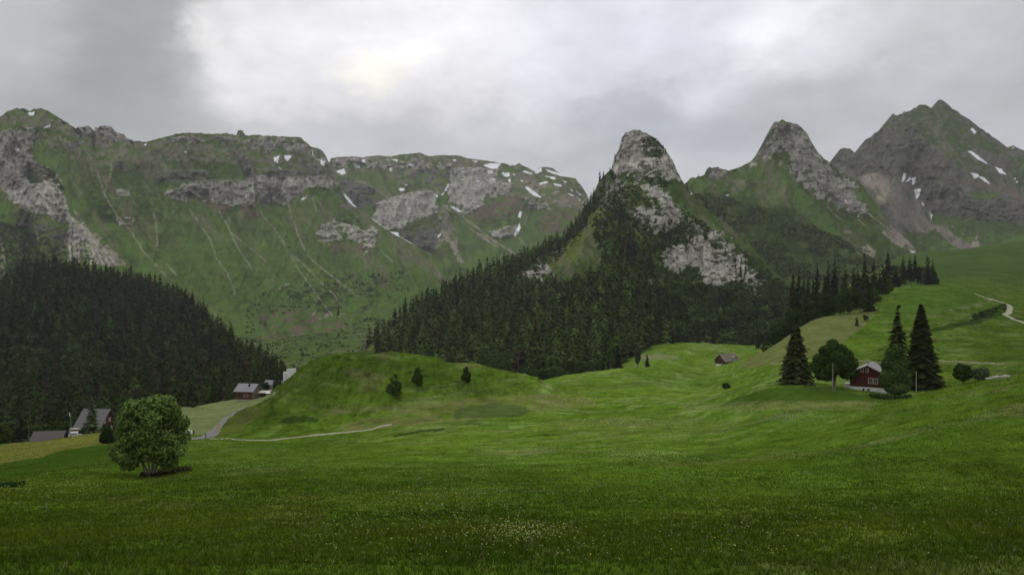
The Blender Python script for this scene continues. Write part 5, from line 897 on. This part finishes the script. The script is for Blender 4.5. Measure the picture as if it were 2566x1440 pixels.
# near grass and flowers
r7 = np.random.default_rng(70); n = 160000
D7 = np.exp(np.log(14) + (np.log(75) - np.log(14)) * r7.random(n) ** .9); D7 = np.where(r7.random(n) < .45, D7, 20 * np.exp(r7.random(n) * 2.75)); px7 = -60 + 2700 * r7.random(n); p7 = gpt(px7, D7); nb_ = 3
c7 = np.repeat(p7, nb_, 0); m = n * nb_; Dm = np.repeat(D7, nb_); c7[:, :2] += r7.normal(size=(m, 2)) * .10 * (Dm / 30)[:, None]
hgt = (.06 + .10 * r7.random(m)) * np.clip(1.35 - Dm / 90, .6, 1.1) * (1 + .5 * np.repeat(fbm(p7[:, 0] / 4, p7[:, 1] / 4, 3, 2), nb_)); w7 = .0007 * Dm * (.6 + .8 * r7.random(m)); a7 = r7.random(m) * 3.14; ln = r7.normal(size=(m, 2)) * .45 * hgt[:, None]
dx = np.stack([np.cos(a7) * w7, np.sin(a7) * w7, 0 * w7], -1); tip = c7 + np.stack([ln[:, 0], ln[:, 1], hgt], -1); c7[:, 2] -= .03
V7 = np.stack([c7 - dx, c7 + dx, tip], 1).reshape(-1, 3); T7 = np.arange(m * 3).reshape(-1, 3)
tn = fbm(p7[:, 0] / 7, p7[:, 1] / 7, 13, 3); cc = lerp(np.broadcast_to(C(.052, .098, .005), (n, 3)), C(.098, .145, .007), np.clip(.35 + .8 * tn, 0, 1)); cc = np.where((r7.random(n) < .06)[:, None], C(.17, .17, .06), cc) * (.6 + .8 * r7.random(n))[:, None] * lift(px7, D7)[:, None] * (1 + .18 * np.clip((D7 - 30) / 60, 0, 1))[:, None] * C(1.08, 1, 1.5)
tag(mk('grass', V7, T7, M_grass, np.repeat(cc, nb_ * 3, 0)), 'green grass blades of the foreground meadow', 'grass', kind='stuff')
FL = [(1170, 1430, 1310, 1372, 620, .5), (900, 1300, 1190, 1330, 520, .42), (700, 1500, 1170, 1420, 500, .4), (1500, 1760, 1120, 1165, 900, .6), (1450, 1660, 1045, 1075, 500, .7), (1890, 2050, 1030, 1055, 420, .6), (1380, 1500, 990, 1015, 200, .6), (1860, 2200, 1008, 1024, 260, .4), (560, 800, 1140, 1200, 160, .5), (0, 260, 1200, 1240, 130, .5), (1700, 2540, 1150, 1420, 420, .6), (800, 1900, 1250, 1435, 260, .5), (2000, 2560, 1020, 1200, 140, .5)]
fv = []; fc_ = []
for x0, x1, y0, y1, nn, wt in FL:
    fx = (x0 + x1) / 2 + (x1 - x0) / 2 * r7.normal(size=nn) * (.42 + .25 * r7.random(nn)) if nn > 350 and x1 - x0 < 500 else x0 + (x1 - x0) * r7.random(nn)
    fy = (y0 + y1) / 2 + (y1 - y0) / 2 * r7.normal(size=nn) * .5; fy = np.minimum(fy, 1438)
    for a_, b_ in zip(fx, fy):
        Dq = gfind(a_, b_, 14, 300); p = gpt(a_, Dq); s = .010 + .00055 * Dq * (.6 + .7 * r7.random()); hh = .16 + .12 * r7.random(); an = r7.random() * 3.14; tl = r7.normal() * .5
        u = np.array([math.cos(an), math.sin(an), .3 * tl]) * s; v = np.array([-math.sin(an), math.cos(an), .55]) * s * .8; c = p + np.array([0, 0, hh])
        for t_ in range(6):
            th = t_ * 1.0472; fv.append(c + u * math.cos(th) + v * math.sin(th))
        fc_.append(C(.34, .38, .17) * wt / .6 * (.6 + .6 * r7.random()) if r7.random() < .8 else C(.36, .32, .06))
fv = np.array(fv); nf = len(fc_); kk = np.arange(nf) * 6; FT = np.concatenate([np.stack([kk, kk + 1, kk + 2, kk + 3], 1), np.stack([kk, kk + 3, kk + 4, kk + 5], 1)])
tag(mk('wildflowers', fv, FT, M_grass, np.repeat(np.array(fc_), 6, 0)), 'pale yellow and white wildflowers scattered in the foreground meadow', 'flowers', kind='stuff')
# ---------------------------------------------------------------- buildings and small things
class MB:
    def __init__(s): s.V = []; s.T = []
    def box(s, x0, x1, y0, y1, z0, z1):
        n = len(s.V); s.V += [(x, y, z) for z in (z0, z1) for y in (y0, y1) for x in (x0, x1)]
        for f in ((0, 2, 3, 1), (4, 5, 7, 6), (0, 1, 5, 4), (2, 6, 7, 3), (0, 4, 6, 2), (1, 3, 7, 5)): s.T.append(tuple(n + i for i in f))
        return s
    def quad(s, *p):
        n = len(s.V); s.V += list(p); s.T.append((n, n + 1, n + 2, n + 3)); return s
    def slab(s, a, b, c, d, th):                        # a roof plane a-b-c-d thickened downwards
        n = len(s.V); s.V += [a, b, c, d] + [(p[0], p[1], p[2] - th) for p in (a, b, c, d)]
        for f in ((0, 1, 2, 3), (7, 6, 5, 4), (0, 4, 5, 1), (1, 5, 6, 2), (2, 6, 7, 3), (3, 7, 4, 0)): s.T.append(tuple(n + i for i in f))
        return s
    def cyl(s, x, y, z0, z1, r, k=8, r2=None):
        n = len(s.V); r2 = r if r2 is None else r2
        for z, q in ((z0, r), (z1, r2)): s.V += [(x + q * math.cos(6.2832 * i / k), y + q * math.sin(6.2832 * i / k), z) for i in range(k)]
        for i in range(k): j = (i + 1) % k; s.T.append((n + i, n + j, n + k + j, n + k + i))
        for i in range(0, k - 2, 2): s.T.append((n + k, n + k + i + 1, n + k + i + 2, n + k + min(i + 3, k - 1)))
        return s
    def build(s, name, mat, parent=None, bev=0):
        me = bpy.data.meshes.new(name); me.from_pydata([tuple(map(float, v)) for v in s.V], [], s.T); me.update(); me.materials.append(mat)
        o = bpy.data.objects.new(name, me); COL.objects.link(o)
        if parent: o.parent = parent
        if bev:
            m = o.modifiers.new('bevel', 'BEVEL'); m.width = bev; m.segments = 2; m.limit_method = 'ANGLE'
        return o
def window(parent, side, u, z, w, h, L_, Wd, fm, pitchy=0, shut=None):
    """side: 'f' front (-y), 'r' gable +x, 'l' gable -x ; u along the wall, z sill height"""
    t = .12; fr = MB(); g = MB(); fw = min(.12, w * .2)
    def B(m, u0, u1, z0, z1, d0, d1):
        if side == 'f': m.box(u0, u1, -Wd / 2 - d1, -Wd / 2 - d0, z0, z1)
        elif side == 'r': m.box(L_ / 2 + d0, L_ / 2 + d1, u0, u1, z0, z1)
        else: m.box(-L_ / 2 - d1, -L_ / 2 - d0, u0, u1, z0, z1)
    B(fr, u - w / 2, u - w / 2 + fw, z, z + h, .003, t); B(fr, u + w / 2 - fw, u + w / 2, z, z + h, .003, t)
    B(fr, u - w / 2 + fw, u + w / 2 - fw, z, z + fw, .003, t - .004); B(fr, u - w / 2 + fw, u + w / 2 - fw, z + h - fw, z + h, .003, t - .004)
    B(fr, u - .03, u + .03, z + fw, z + h - fw, .02, t - .02)
    B(g, u - w / 2 + fw, u + w / 2 - fw, z + fw, z + h - fw, .004, .018)
    f = fr.build('window', fm, parent); g.build('pane', M_glass, f); return f
def house(name, loc, rz, L_, Wd, wh, rise, base, label, cat, wm, rm, bm, oh=.7, gable_mat=None, wins=(), fm=None, chim=None, chm=None, door=None, th=.14):
    t = empty(name, loc, rz, label, cat); a, b_ = L_ / 2, Wd / 2
    w = MB(); w.box(-a, a, -b_, b_, 0, wh); w.build('wall', wm, t)
    g = MB()
    for s in (-1, 1):
        x0, x1 = (a - .16, a + .006) if s > 0 else (-a - .006, -a + .16)
        n = len(g.V); g.V += [(x0, -b_ + .003, wh), (x0, b_ - .003, wh), (x0, 0, wh + rise - .02), (x1, -b_ + .003, wh), (x1, b_ - .003, wh), (x1, 0, wh + rise - .02)]
        g.T += [(n, n + 1, n + 2), (n + 3, n + 5, n + 4), (n, n + 3, n + 4, n + 1), (n + 1, n + 4, n + 5, n + 2), (n + 2, n + 5, n + 3, n)]
    g.build('gable', gable_mat or wm, t)
    s_ = rise / b_; e = b_ + oh; A = a + oh; z0 = wh - oh * s_ + th * .6; z1_ = wh + rise + th * .6
    r = MB(); r.slab((-A, -e, z0), (A, -e, z0), (A, 0, z1_), (-A, 0, z1_), th); r.slab((-A, .001, z1_), (A, .001, z1_), (A, e, z0), (-A, e, z0), th)
    for k in range(1, 12): y = -e + e * k / 12; zz = z0 + (z1_ - z0) * k / 12; r.box(-A, A, y - .02, y + .02, zz - .02, zz + .03)
    ro = r.build('roof', rm, t)
    f = MB(); f.box(-A, A, -e - .05, -e - .003, z0 - th - .06, z0 + .01)
    for sx in (-1, 1):
        xx = (A + .003, A + .07) if sx > 0 else (-A - .07, -A - .003)
        for sy in (-1, 1):
            n = len(f.V); f.V += [(x, y, z) for x in xx for y, z in ((sy * e, z0 - th - .05), (sy * e, z0 + .02), (0, z1_ + .02), (0, z1_ - th - .05))]
            f.T += [(n, n + 1, n + 2, n + 3), (n + 4, n + 7, n + 6, n + 5), (n, n + 4, n + 5, n + 1), (n + 3, n + 2, n + 6, n + 7), (n, n + 3, n + 7, n + 4), (n + 1, n + 5, n + 6, n + 2)]
    f.build('bargeboard', fm or wm, ro)
    if base: MB().box(-a - .08, a + .08, -b_ - .08, b_ + .08, -base, -.003).build('foundation', bm, t)
    for q_ in wins: window(t, *q_[:5], L_, Wd, q_[5] if len(q_) > 5 else (fm or M_white))
    if chim: x, y, h = chim; zc = wh + rise * (1 - abs(y) / b_); c = MB(); c.box(x - .3, x + .3, y - .3, y + .3, zc - .3, zc + h); c.box(x - .38, x + .38, y - .38, y + .38, zc + h + .002, zc + h + .12); c.build('chimney', chm or M_stone, ro)
    if door:
        sd, u, dw, dh = door; m = MB()
        if sd == 'f': m.box(u - dw / 2, u + dw / 2, -b_ - .09, -b_ - .003, 0, dh)
        elif sd == 'r': m.box(a + .003, a + .09, u - dw / 2, u + dw / 2, 0, dh)
        else: m.box(-a - .09, -a - .003, u - dw / 2, u + dw / 2, 0, dh)
        m.build('door', M_wood, t)
    return t
# dark red chalet on the right: gable faces the camera
b_ = pc(2174, 178, 969.5); c_ = np.array([math.sin(RAD(32)), math.cos(RAD(32)), 0]); cen = b_ + c_ * 4.6
# local -x gable turned to the viewer
ch = house('chalet', cen, RAD(90 - 32), 9.2, 7.9, 3.3, 2.0, 1.25, 'dark red-brown wooden chalet with white foundation and pale framed windows, gable facing us', 'house', M_red, M_roofg, M_white, oh=.85,
  wins=[('l', 1.22, 3.55, .68, 1.1, M_pink), ('l', .08, 3.55, .68, 1.1, M_pink), ('l', -.62, .85, .98, 1.4, M_pink), ('l', -1.80, .85, .98, 1.4, M_pink)], fm=M_greyw, chim=(-.9, .25, 1.0), door=('r', 0, 1, 2))
vent = MB()
for u in (.9, -.2): vent.box(-4.6 - .10, -4.6 - .083, u - .22, u + .22, -.95, -.35)
vent.build('cellar_opening', M_dark, ch)
MB().box(-3.6, -1.2, 4.0, 5.3, -1.0, .45).build('side_annex', M_white, ch)
for px, D, pt, pb, rr, lab in ((2087, 166, 910, 969, .10, 'tall thin pale pole in front of the maple by the chalet'), (2296, 160, 930, 993, .11, 'weathered utility pole in front of the tallest spruce')):
    bb = pc(px, D, pb); h = (pb - pt) / F * D; t = empty('utility_pole', bb, 0, lab, 'pole', 'poles beside the dark red chalet')
    MB().cyl(0, 0, -1, h, rr, 8, rr * .75).build('shaft', M_post, t); m = MB().box(-.22, .22, -.05, .05, h - .35, h - .27); m.build('bracket', M_dark, t)
bb = pc(2093, 166.5, 968); MB_ = MB().cyl(0, 0, -1, 1.3, .07, 7, .06); o = MB_.build('fence_post', M_post); o.location = bb; tag(o, 'short stub post right beside the foot of the thin pale pole', 'post')
bb = pc(2322, 182, 985); t = empty('bench', bb, RAD(-10), 'pale wooden bench under the tallest spruce', 'bench'); MB().box(-1.0, 1.0, -.2, .2, .42, .48).build('seat', M_stonew, t); MB().box(-.85, -.75, -.18, .18, -.3, .417).build('leg', M_wood, t); MB().box(.75, .85, -.18, .18, -.3, .417).build('leg', M_wood, t); MB().box(-1, 1, .2, .25, .55, .8).build('backrest', M_stonew, t)
# left farmhouse
b_ = pc(221, 240, 1092)
house('farmhouse', b_ + np.array([.2, 4.8, 0]), RAD(-6), 7.6, 9.4, 3.2, 4.9, 1.5, 'farmhouse with steep grey roof and red-brown gable behind the spruce at lower left', 'house', M_wood, M_roofd, M_stone, oh=1.0, gable_mat=M_redw,
  wins=[('r', -1.6, 3.7, .8, 1.4, M_white), ('r', .9, 3.9, .8, 1.3, M_white), ('r', -2.6, .9, .8, 1.3, M_white), ('r', -.6, .9, .8, 1.3, M_white), ('r', 1.8, .9, .8, 1.3, M_white), ('f', -3, .9, 1., 1.2), ('f', 1, .9, 1., 1.2)], fm=M_greyw, door=('r', 3.2, 1, 2))
b_ = pc(112, 224, 1118)
sh = house('shed', b_ + np.array([0, 2.6, 0]), RAD(8), 8.2, 5.2, 1.8, 2.4, 1.5, 'low shed with brown roof showing above the grassy bank at the lower left', 'shed', M_wood, M_roofb, M_stone, oh=.5, fm=M_greyw, wins=[('l', 0, .5, .8, .8)], door=('f', 1, 1.2, 1.7))
bb = pc(181, 232, 1093); t = empty('flagpole', bb, 0, 'leaning grey flagpole with furled pale flag left of the grey-roofed farmhouse', 'flagpole')
mk('pole', *tube([(0, 0, -.8), (-.35, 0, 4), (-.75, 0, 7.6)], [.09, .07, .045]), M_post, parent=t); v_, f_ = tube([(-.85, 0, 7.7), (-.80, .02, 7.0), (-.66, 0, 6.2)], [.05, .17, .07]); mk('flag', v_, f_, M_white, parent=t)
bb = pc(72.5, 215, 1112); o = MB().cyl(0, 0, -1, 5.2, .06, 6, .04).build('thin_pole', M_post); o.location = bb; tag(o, 'thin pole at the left end of the brown-roofed shed', 'pole')
bb = pc(229, 206, 1086); o = MB().cyl(0, 0, -.6, .75, .16, 6, .03).build('marker_post', M_stonew); o.location = bb; tag(o, 'short pale pointed post on the bank in front of the left spruce', 'post')
# stacked boards and a small light car beside the farmhouse
bb = pc(186, 228, 1082); t = MB(); [t.box(-1.5 + .2 * i, 1.6 - .1 * i, -.5, .5, .9 * i, .9 * i + .22) for i in range(2)]; [t.box(x, x + .12, -.4, .4, -1.5, .9) for x in (-1.2, 1.1)]
o = t.build('timber_rack', M_stonew); o.location = bb; tag(o, 'rack with pale boards at the left corner of the farmhouse', 'rack')
def car(loc, rz, label, L_=4.0, H=1.45, van=False):
    t = empty('parked_car', loc, rz, label, 'car'); W_ = 1.65
    prof = [(-L_ / 2, .35), (-L_ / 2, .85), (-L_ / 2 + .15, .95 if not van else 1.6), (-L_ / 2 + .5, H if not van else H), (.35, H), (.95, .98), (L_ / 2 - .1, .80), (L_ / 2, .35)]
    m = MB(); n = len(prof); m.V = [(x, y, z) for y in (-W_ / 2, W_ / 2) for x, z in prof]; m.T = [tuple(range(n)), tuple(range(2 * n - 1, n - 1, -1))] + [(i, (i + 1) % n + 0, (i + 1) % n + n, i + n)[::-1] for i in range(n)]
    m.build('body', M_carw, t, .05)
    g = MB(); s = W_ / 2 + .004
    for sy in (-1, 1): g.box(-L_ / 2 + .6, .3, sy * s - .006, sy * s + .006, .98, H - .14)
    g.quad((.40, -.7, H - .08), (.40, .7, H - .08), (.96, .72, 1.02), (.96, -.72, 1.02)); g.build('windows', M_glass, t)
    for x in (-L_ / 2 + .75, L_ / 2 - .75):
        for sy in (-1, 1):
            V, T = tube([(x, sy * (W_ / 2 - .08), .32), (x, sy * (W_ / 2 + .04), .32)], [.32, .32], 12); V = np.vstack([V, [(x, sy * (W_ / 2 + .045), .32)]]); T = np.vstack([T, [(12 + i, 12 + (i + 1) % 12, 24) for i in range(12)]]); mk('wheel', V, T, M_rub, parent=t)
    return t
car(pc(190, 226, 1094), RAD(20), 'small light car parked at the left corner of the farmhouse', 3.8)
D = 196; car(pc(469, D, 1089), RAD(15), 'white van parked at the end of the grey road beside the big bush tree', 2.6, 1.25, True)
for px, h, lab in ((477, 1.0, 'dark post right beside the parked white van, left one of two'), (485.6, 1.1, 'dark post on the verge further right of the parked white van')):
    bb = pc(px, D + 2, 1087); t = empty('dark_post', bb, 0, lab, 'post', 'dark posts by the white van'); MB().box(-.13, .13, -.12, .12, -.5, h * .8).build('shaft', M_dark, t, .02); MB().cyl(0, 0, h * .8 + .01, h + .05, .11, 8, .06).build('cap', M_dark, t)
bb = pc(515.5, 186, 1094); o = MB().box(-.12, -.06, -.05, .05, -.3, .95).box(.06, .12, -.05, .05, -.3, .95).box(-.055, .055, -.03, .03, .6, .85).build('gate_post', M_dark); o.location = bb; tag(o, 'dark narrow gate post at the road junction', 'post')
bb = pc(546.5, 183, 1080); t = empty('signpost', bb, RAD(-25), 'yellow hiking signpost at the bend of the narrow road', 'signpost'); MB().cyl(0, 0, -.5, 2.0, .05, 8).build('post', M_post, t)
for z, s in ((1.62, .55), (1.3, -.5), (.98, .45)):
    sg = MB(); sg.V = [(0, -.06, z), (s, -.06, z), (s * 1.25, -.06, z + .12), (s, -.06, z + .25), (0, -.06, z + .25)]; sg.V += [(x, -.09, zz) for x, _, zz in sg.V]; sg.T = [(0, 1, 2, 3, 4), (9, 8, 7, 6, 5)] + [(i, (i + 5), (i + 1) % 5 + 5, (i + 1) % 5) for i in range(5)]; sg.build('arrow_board', M_yel, t)
MB().box(-.22, .22, -.1, -.06, .1, .8).build('notice_board', M_yel, t)
# middle chalet
b_ = pc(611, 330, 1001)
mc = house('chalet', b_ + np.array([0.6, 4.2, 0]), RAD(-9), 7.9, 7.6, 4.2, 2.5, 1.3, 'brown chalet with pale grey roof and stone base on the left grassy ledge', 'house', M_redw, M_roofg, M_stone, oh=.9, gable_mat=M_greyw,
  wins=[('f', .85, 1.2, 2.0, 1.25, M_pink), ('f', -2.2, 1.2, 1.5, 1.3, M_redw), ('f', -2.3, 3.2, 1.1, .6, M_redw), ('f', .9, 3.2, 1.6, .6, M_redw), ('r', -1.8, 1.0, .6, 1.2, M_greyw), ('r', .2, 1.0, .6, 1.2, M_greyw), ('r', 2.0, 1.0, .6, 1.2, M_greyw), ('r', -1.4, 3.6, .6, 1.0, M_greyw), ('r', .4, 3.9, .6, 1.0, M_greyw)], fm=M_roofw, chim=(1.3, -1.6, 1.5), chm=M_dark, door=('r', 3.0, .9, 2.0))
MB().box(3.962, 3.98, -3.8, 3.8, 0, 4.2).build('shingle_cladding', M_greyw, mc)
bb = pc(663, 333, 996); t = empty('open_shelter', bb, RAD(-6), 'small lean-to shelter with pale flat roof right of the middle chalet', 'shelter')
MB().slab((-2.6, -1.8, 2.5), (2.6, -1.8, 2.5), (2.6, 1.8, 3.1), (-2.6, 1.8, 3.1), .15).build('roof', M_stonew, t); m = MB(); [m.box(x, x + .15, y, y + .15, -1, 2.45) for x in (-2.4, 2.2) for y in (-1.6, 1.3)]; m.build('posts', M_wood, t); MB().box(-2.2, .2, 1.0, 1.2, -.5, 2.4).build('back_wall', M_wood, t)
bb = pc(672, 329, 993); t = empty('garden_parasol', bb, 0, 'pale open garden parasol beside the lean-to shelter', 'parasol'); V, T = tube([(0, 0, 1.55), (0, 0, 2.15)], [1.25, .03], 10); mk('canopy', V, T, M_white, parent=t); MB().cyl(0, 0, -.5, 1.6, .04, 6).build('pole', M_post, t)
b_ = pc(679, 356, 975); house('hut', b_ + np.array([0, 3, 0]), RAD(-10), 6.5, 4.6, 2.4, 1.6, 1.5, 'small grey hut half hidden by trees between chalet and white building', 'hut', M_greyw, M_roofg, M_stone, oh=.5, wins=[('f', 1, .8, .8, .9)], door=('f', -1.2, .9, 1.9))
bb = pc(714, 350, 963); t = empty('white_building', bb, RAD(-35), 'stark white walled building with a raised tower corner behind the hillock', 'building', sc=1.2)
m = MB(); m.box(-1.1, 1.9, 0, 4, -2.5, 2.6); m.box(-1.1, -.1, 0, 4, 2.602, 5.0); m.box(1.1, 1.9, 0, 4, 2.602, 6.2); m.build('wall', M_white, t); MB().box(-.097, 1.097, .6, 3.6, 2.605, 2.9).build('recess', M_dark, t)
MB().box(-3.4, -1.103, .8, 3.4, -2.5, 1.4).build('annex_wall', M_white, t); MB().slab((-3.8, .3, 1.5), (-1.12, .3, 2.4), (-1.12, 3.9, 2.4), (-3.8, 3.9, 1.5), .2).build('annex_roof', M_dark, t)
# far farmhouse with dormer on the plateau
b_ = pc(1817, 490, 914); ph_ = RAD(28); ex = np.array([math.cos(ph_), math.sin(ph_), 0]); ey = np.array([-math.sin(ph_), math.cos(ph_), 0])
fh = house('farmhouse', b_ + ex * 6.2 + ey * 4.6 + np.array([0, 0, .3]), ph_, 12.4, 9.6, 2.6, 4.0, 1.4, 'distant farmhouse with weathered roof and dormer on the plateau meadow', 'house', M_wood, M_roofw, M_stone, oh=.8, gable_mat=M_redw, fm=M_stonew,
  wins=[('l', -1.6, .8, .7, 1.0, M_greyw), ('l', 1.2, .8, .7, 1.0, M_greyw), ('l', 0, 3.2, .7, .9, M_greyw), ('f', -2, .8, 1.2, 1.0, M_stonew), ('f', .5, .8, 1.2, 1.0, M_stonew), ('f', 3.2, .8, 1.2, 1.0, M_stonew)], chim=(-.6, -.6, 1.3))
dm = MB(); dm.box(1.2, 4.2, -5.0, -2.2, 2.4, 4.3); d_ = dm.build('dormer', M_stonew, fh); MB().slab((.7, -5.5, 4.1), (2.7, -5.5, 5.4), (2.7, -1.6, 5.4), (.7, -1.6, 4.1), .12).slab((2.703, -5.5, 5.4), (4.7, -5.5, 4.1), (4.7, -1.6, 4.1), (2.703, -1.6, 5.4), .12).build('dormer_roof', M_roofw, d_)
bb = pc(1787, 482, 922); t = MB(); [t.box(-3.5 + .9 * i, -2.75 + .9 * i, -1, 1, -1, .5 + .35 * random.random() + (.8 if i in (2, 3) else 0)) for i in range(6)]; o = t.build('wood_pile', M_greyw); o.location = bb; tag(o, 'grey stack of timber left of the distant farmhouse', 'wood pile')
for px, l in ((1797, 'white wrapped bale left one below the distant farmhouse gable'), (1803, 'white wrapped bale right one below the distant farmhouse gable')):
    V, T = tube([(-.75, 0, .6), (-.7, 0, .62), (.7, 0, .62), (.75, 0, .6)], [.3, .65, .65, .3], 12); o = mk('wrapped_bale', V, T, M_white); o.location = pc(px, 484, 917.5); tag(o, l, 'bale', 'white bales below the distant farmhouse')
b_ = pc(2281, 600, 730); house('barn', b_, RAD(6), 8, 6, 1.6, 1.9, 1.5, 'tiny grey-roofed barn below the small wood behind the knoll', 'barn', M_greyw, M_roofg, M_stone, oh=.5)
# boulders on the slope brow at the right
for j, (px, s, lab) in enumerate(((2484, .45, 'leftmost pale boulder on the brow beside the grey-green bush'), (2502, .55, 'middle pale boulder on the slope brow'), (2520, .5, 'rightmost pale boulder on the slope brow'))):
    r = np.random.default_rng(j); u_ = np.linspace(0, math.pi, 8); w_ = np.linspace(0, 2 * math.pi, 13)[:-1]; V = np.array([(math.sin(a) * math.cos(c), math.sin(a) * math.sin(c), math.cos(a) * .6) for a in u_ for c in w_]); V *= (s * (1 + .25 * r.normal(size=len(V))))[:, None] * np.array([1.5, 1, 1])
    T = [(i * 12 + k, i * 12 + (k + 1) % 12, (i + 1) * 12 + (k + 1) % 12, (i + 1) * 12 + k) for i in range(7) for k in range(12)]; o = mk('boulder', V, np.array(T), M_stone); o.location = gpt(px, 103 - j); tag(o, lab, 'boulder', 'boulders on the slope brow')
# ---- paths draped on the ground
def strip(name, pts, width, mat, off=.05, kind='structure'):
    P_ = [gpt(px, D if D else gfind(px, py, 60, 1200)) for px, py, D in pts]; P_ = np.array(P_); d = np.r_[0, np.cumsum(np.linalg.norm(np.diff(P_[:, :2], axis=0), axis=1))]
    s = np.arange(0, d[-1], .6 if d[-1] < 400 else 1.2); x = np.interp(s, d, P_[:, 0]); y = np.interp(s, d, P_[:, 1])
    k = 9; x = np.convolve(np.pad(x, k // 2, mode='edge'), np.ones(k) / k, 'valid'); y = np.convolve(np.pad(y, k // 2, mode='edge'), np.ones(k) / k, 'valid')
    tx, ty = np.gradient(x), np.gradient(y); l = np.hypot(tx, ty) + 1e-9; nx, ny = -ty / l, tx / l; V = []; nc = 7; zc = bil(GZ, CX + x / y * F, y)
    w = np.interp(s, d, np.array(width)) if hasattr(width, '__len__') else np.full(len(s), width)
    for j in range(nc):
        f = (j / (nc - 1) - .5); X = x + nx * w * f * (1 + .06 * np.sin(s * .9 + j)); Y = y + ny * w * f; z = bil(GZ, CX + X / Y * F, Y); V.append(np.stack([X, Y, z + off + (.0 if 0 < j < nc - 1 else -.12)], -1))
    V = np.stack(V, 1); o = mk(name, V.reshape(-1, 3), gridfaces(len(s), nc), mat, smooth=True); return tag(o, kind=kind)
strip('road', [(470, 0, 186), (490, 0, 187), (515, 0, 187.5), (528, 0, 191), (540, 0, 206), (552, 0, 222), (570, 0, 248), (590, 0, 264), (612, 0, 276)], [5, 4, 4, 4.2, 3.0, 2.4, 2.2, 2.0, 1.8], M_asph, .10)
strip('path', [(528, 0, 184), (545, 0, 178), (600, 0, 175.5), (640, 0, 175), (700, 0, 177), (760, 0, 179.5), (800, 0, 181), (850, 0, 181), (930, 0, 181), (990, 0, 182)], 1.7, M_path, .10)
strip('track', [(2440, 735, 0), (2470, 747, 0), (2500, 754, 0), (2522, 761, 0), (2532, 768, 0), (2528, 784, 0), (2518, 789, 0), (2535, 797, 0), (2566, 808, 0), (2620, 830, 0)], 3.2, M_path, .15)
strip('path', [(1930, 912, 0), (2000, 909, 0), (2150, 905, 0), (2350, 905, 0), (2450, 909, 0), (2520, 911, 0)], .8, M_path, .04)
# ---- air
z_lo, z_hi = -420, 1150
hz_ = MB().box(-6500, 6500, -400, 7500, z_lo, z_hi); mh = bpy.data.materials.new('air'); mh.use_nodes = True; t_ = mh.node_tree; t_.nodes.clear()
pv = t_.nodes.new('ShaderNodeVolumePrincipled'); pv.inputs['Density'].default_value = .000036; pv.inputs['Color'].default_value = (.93, .95, 1, 1); pv.inputs['Anisotropy'].default_value = .2
ou = t_.nodes.new('ShaderNodeOutputMaterial'); t_.links.new(pv.outputs[0], ou.inputs['Volume']); tag(hz_.build('haze', mh), 'thin pale evening haze filling the valley air', 'haze', kind='stuff')
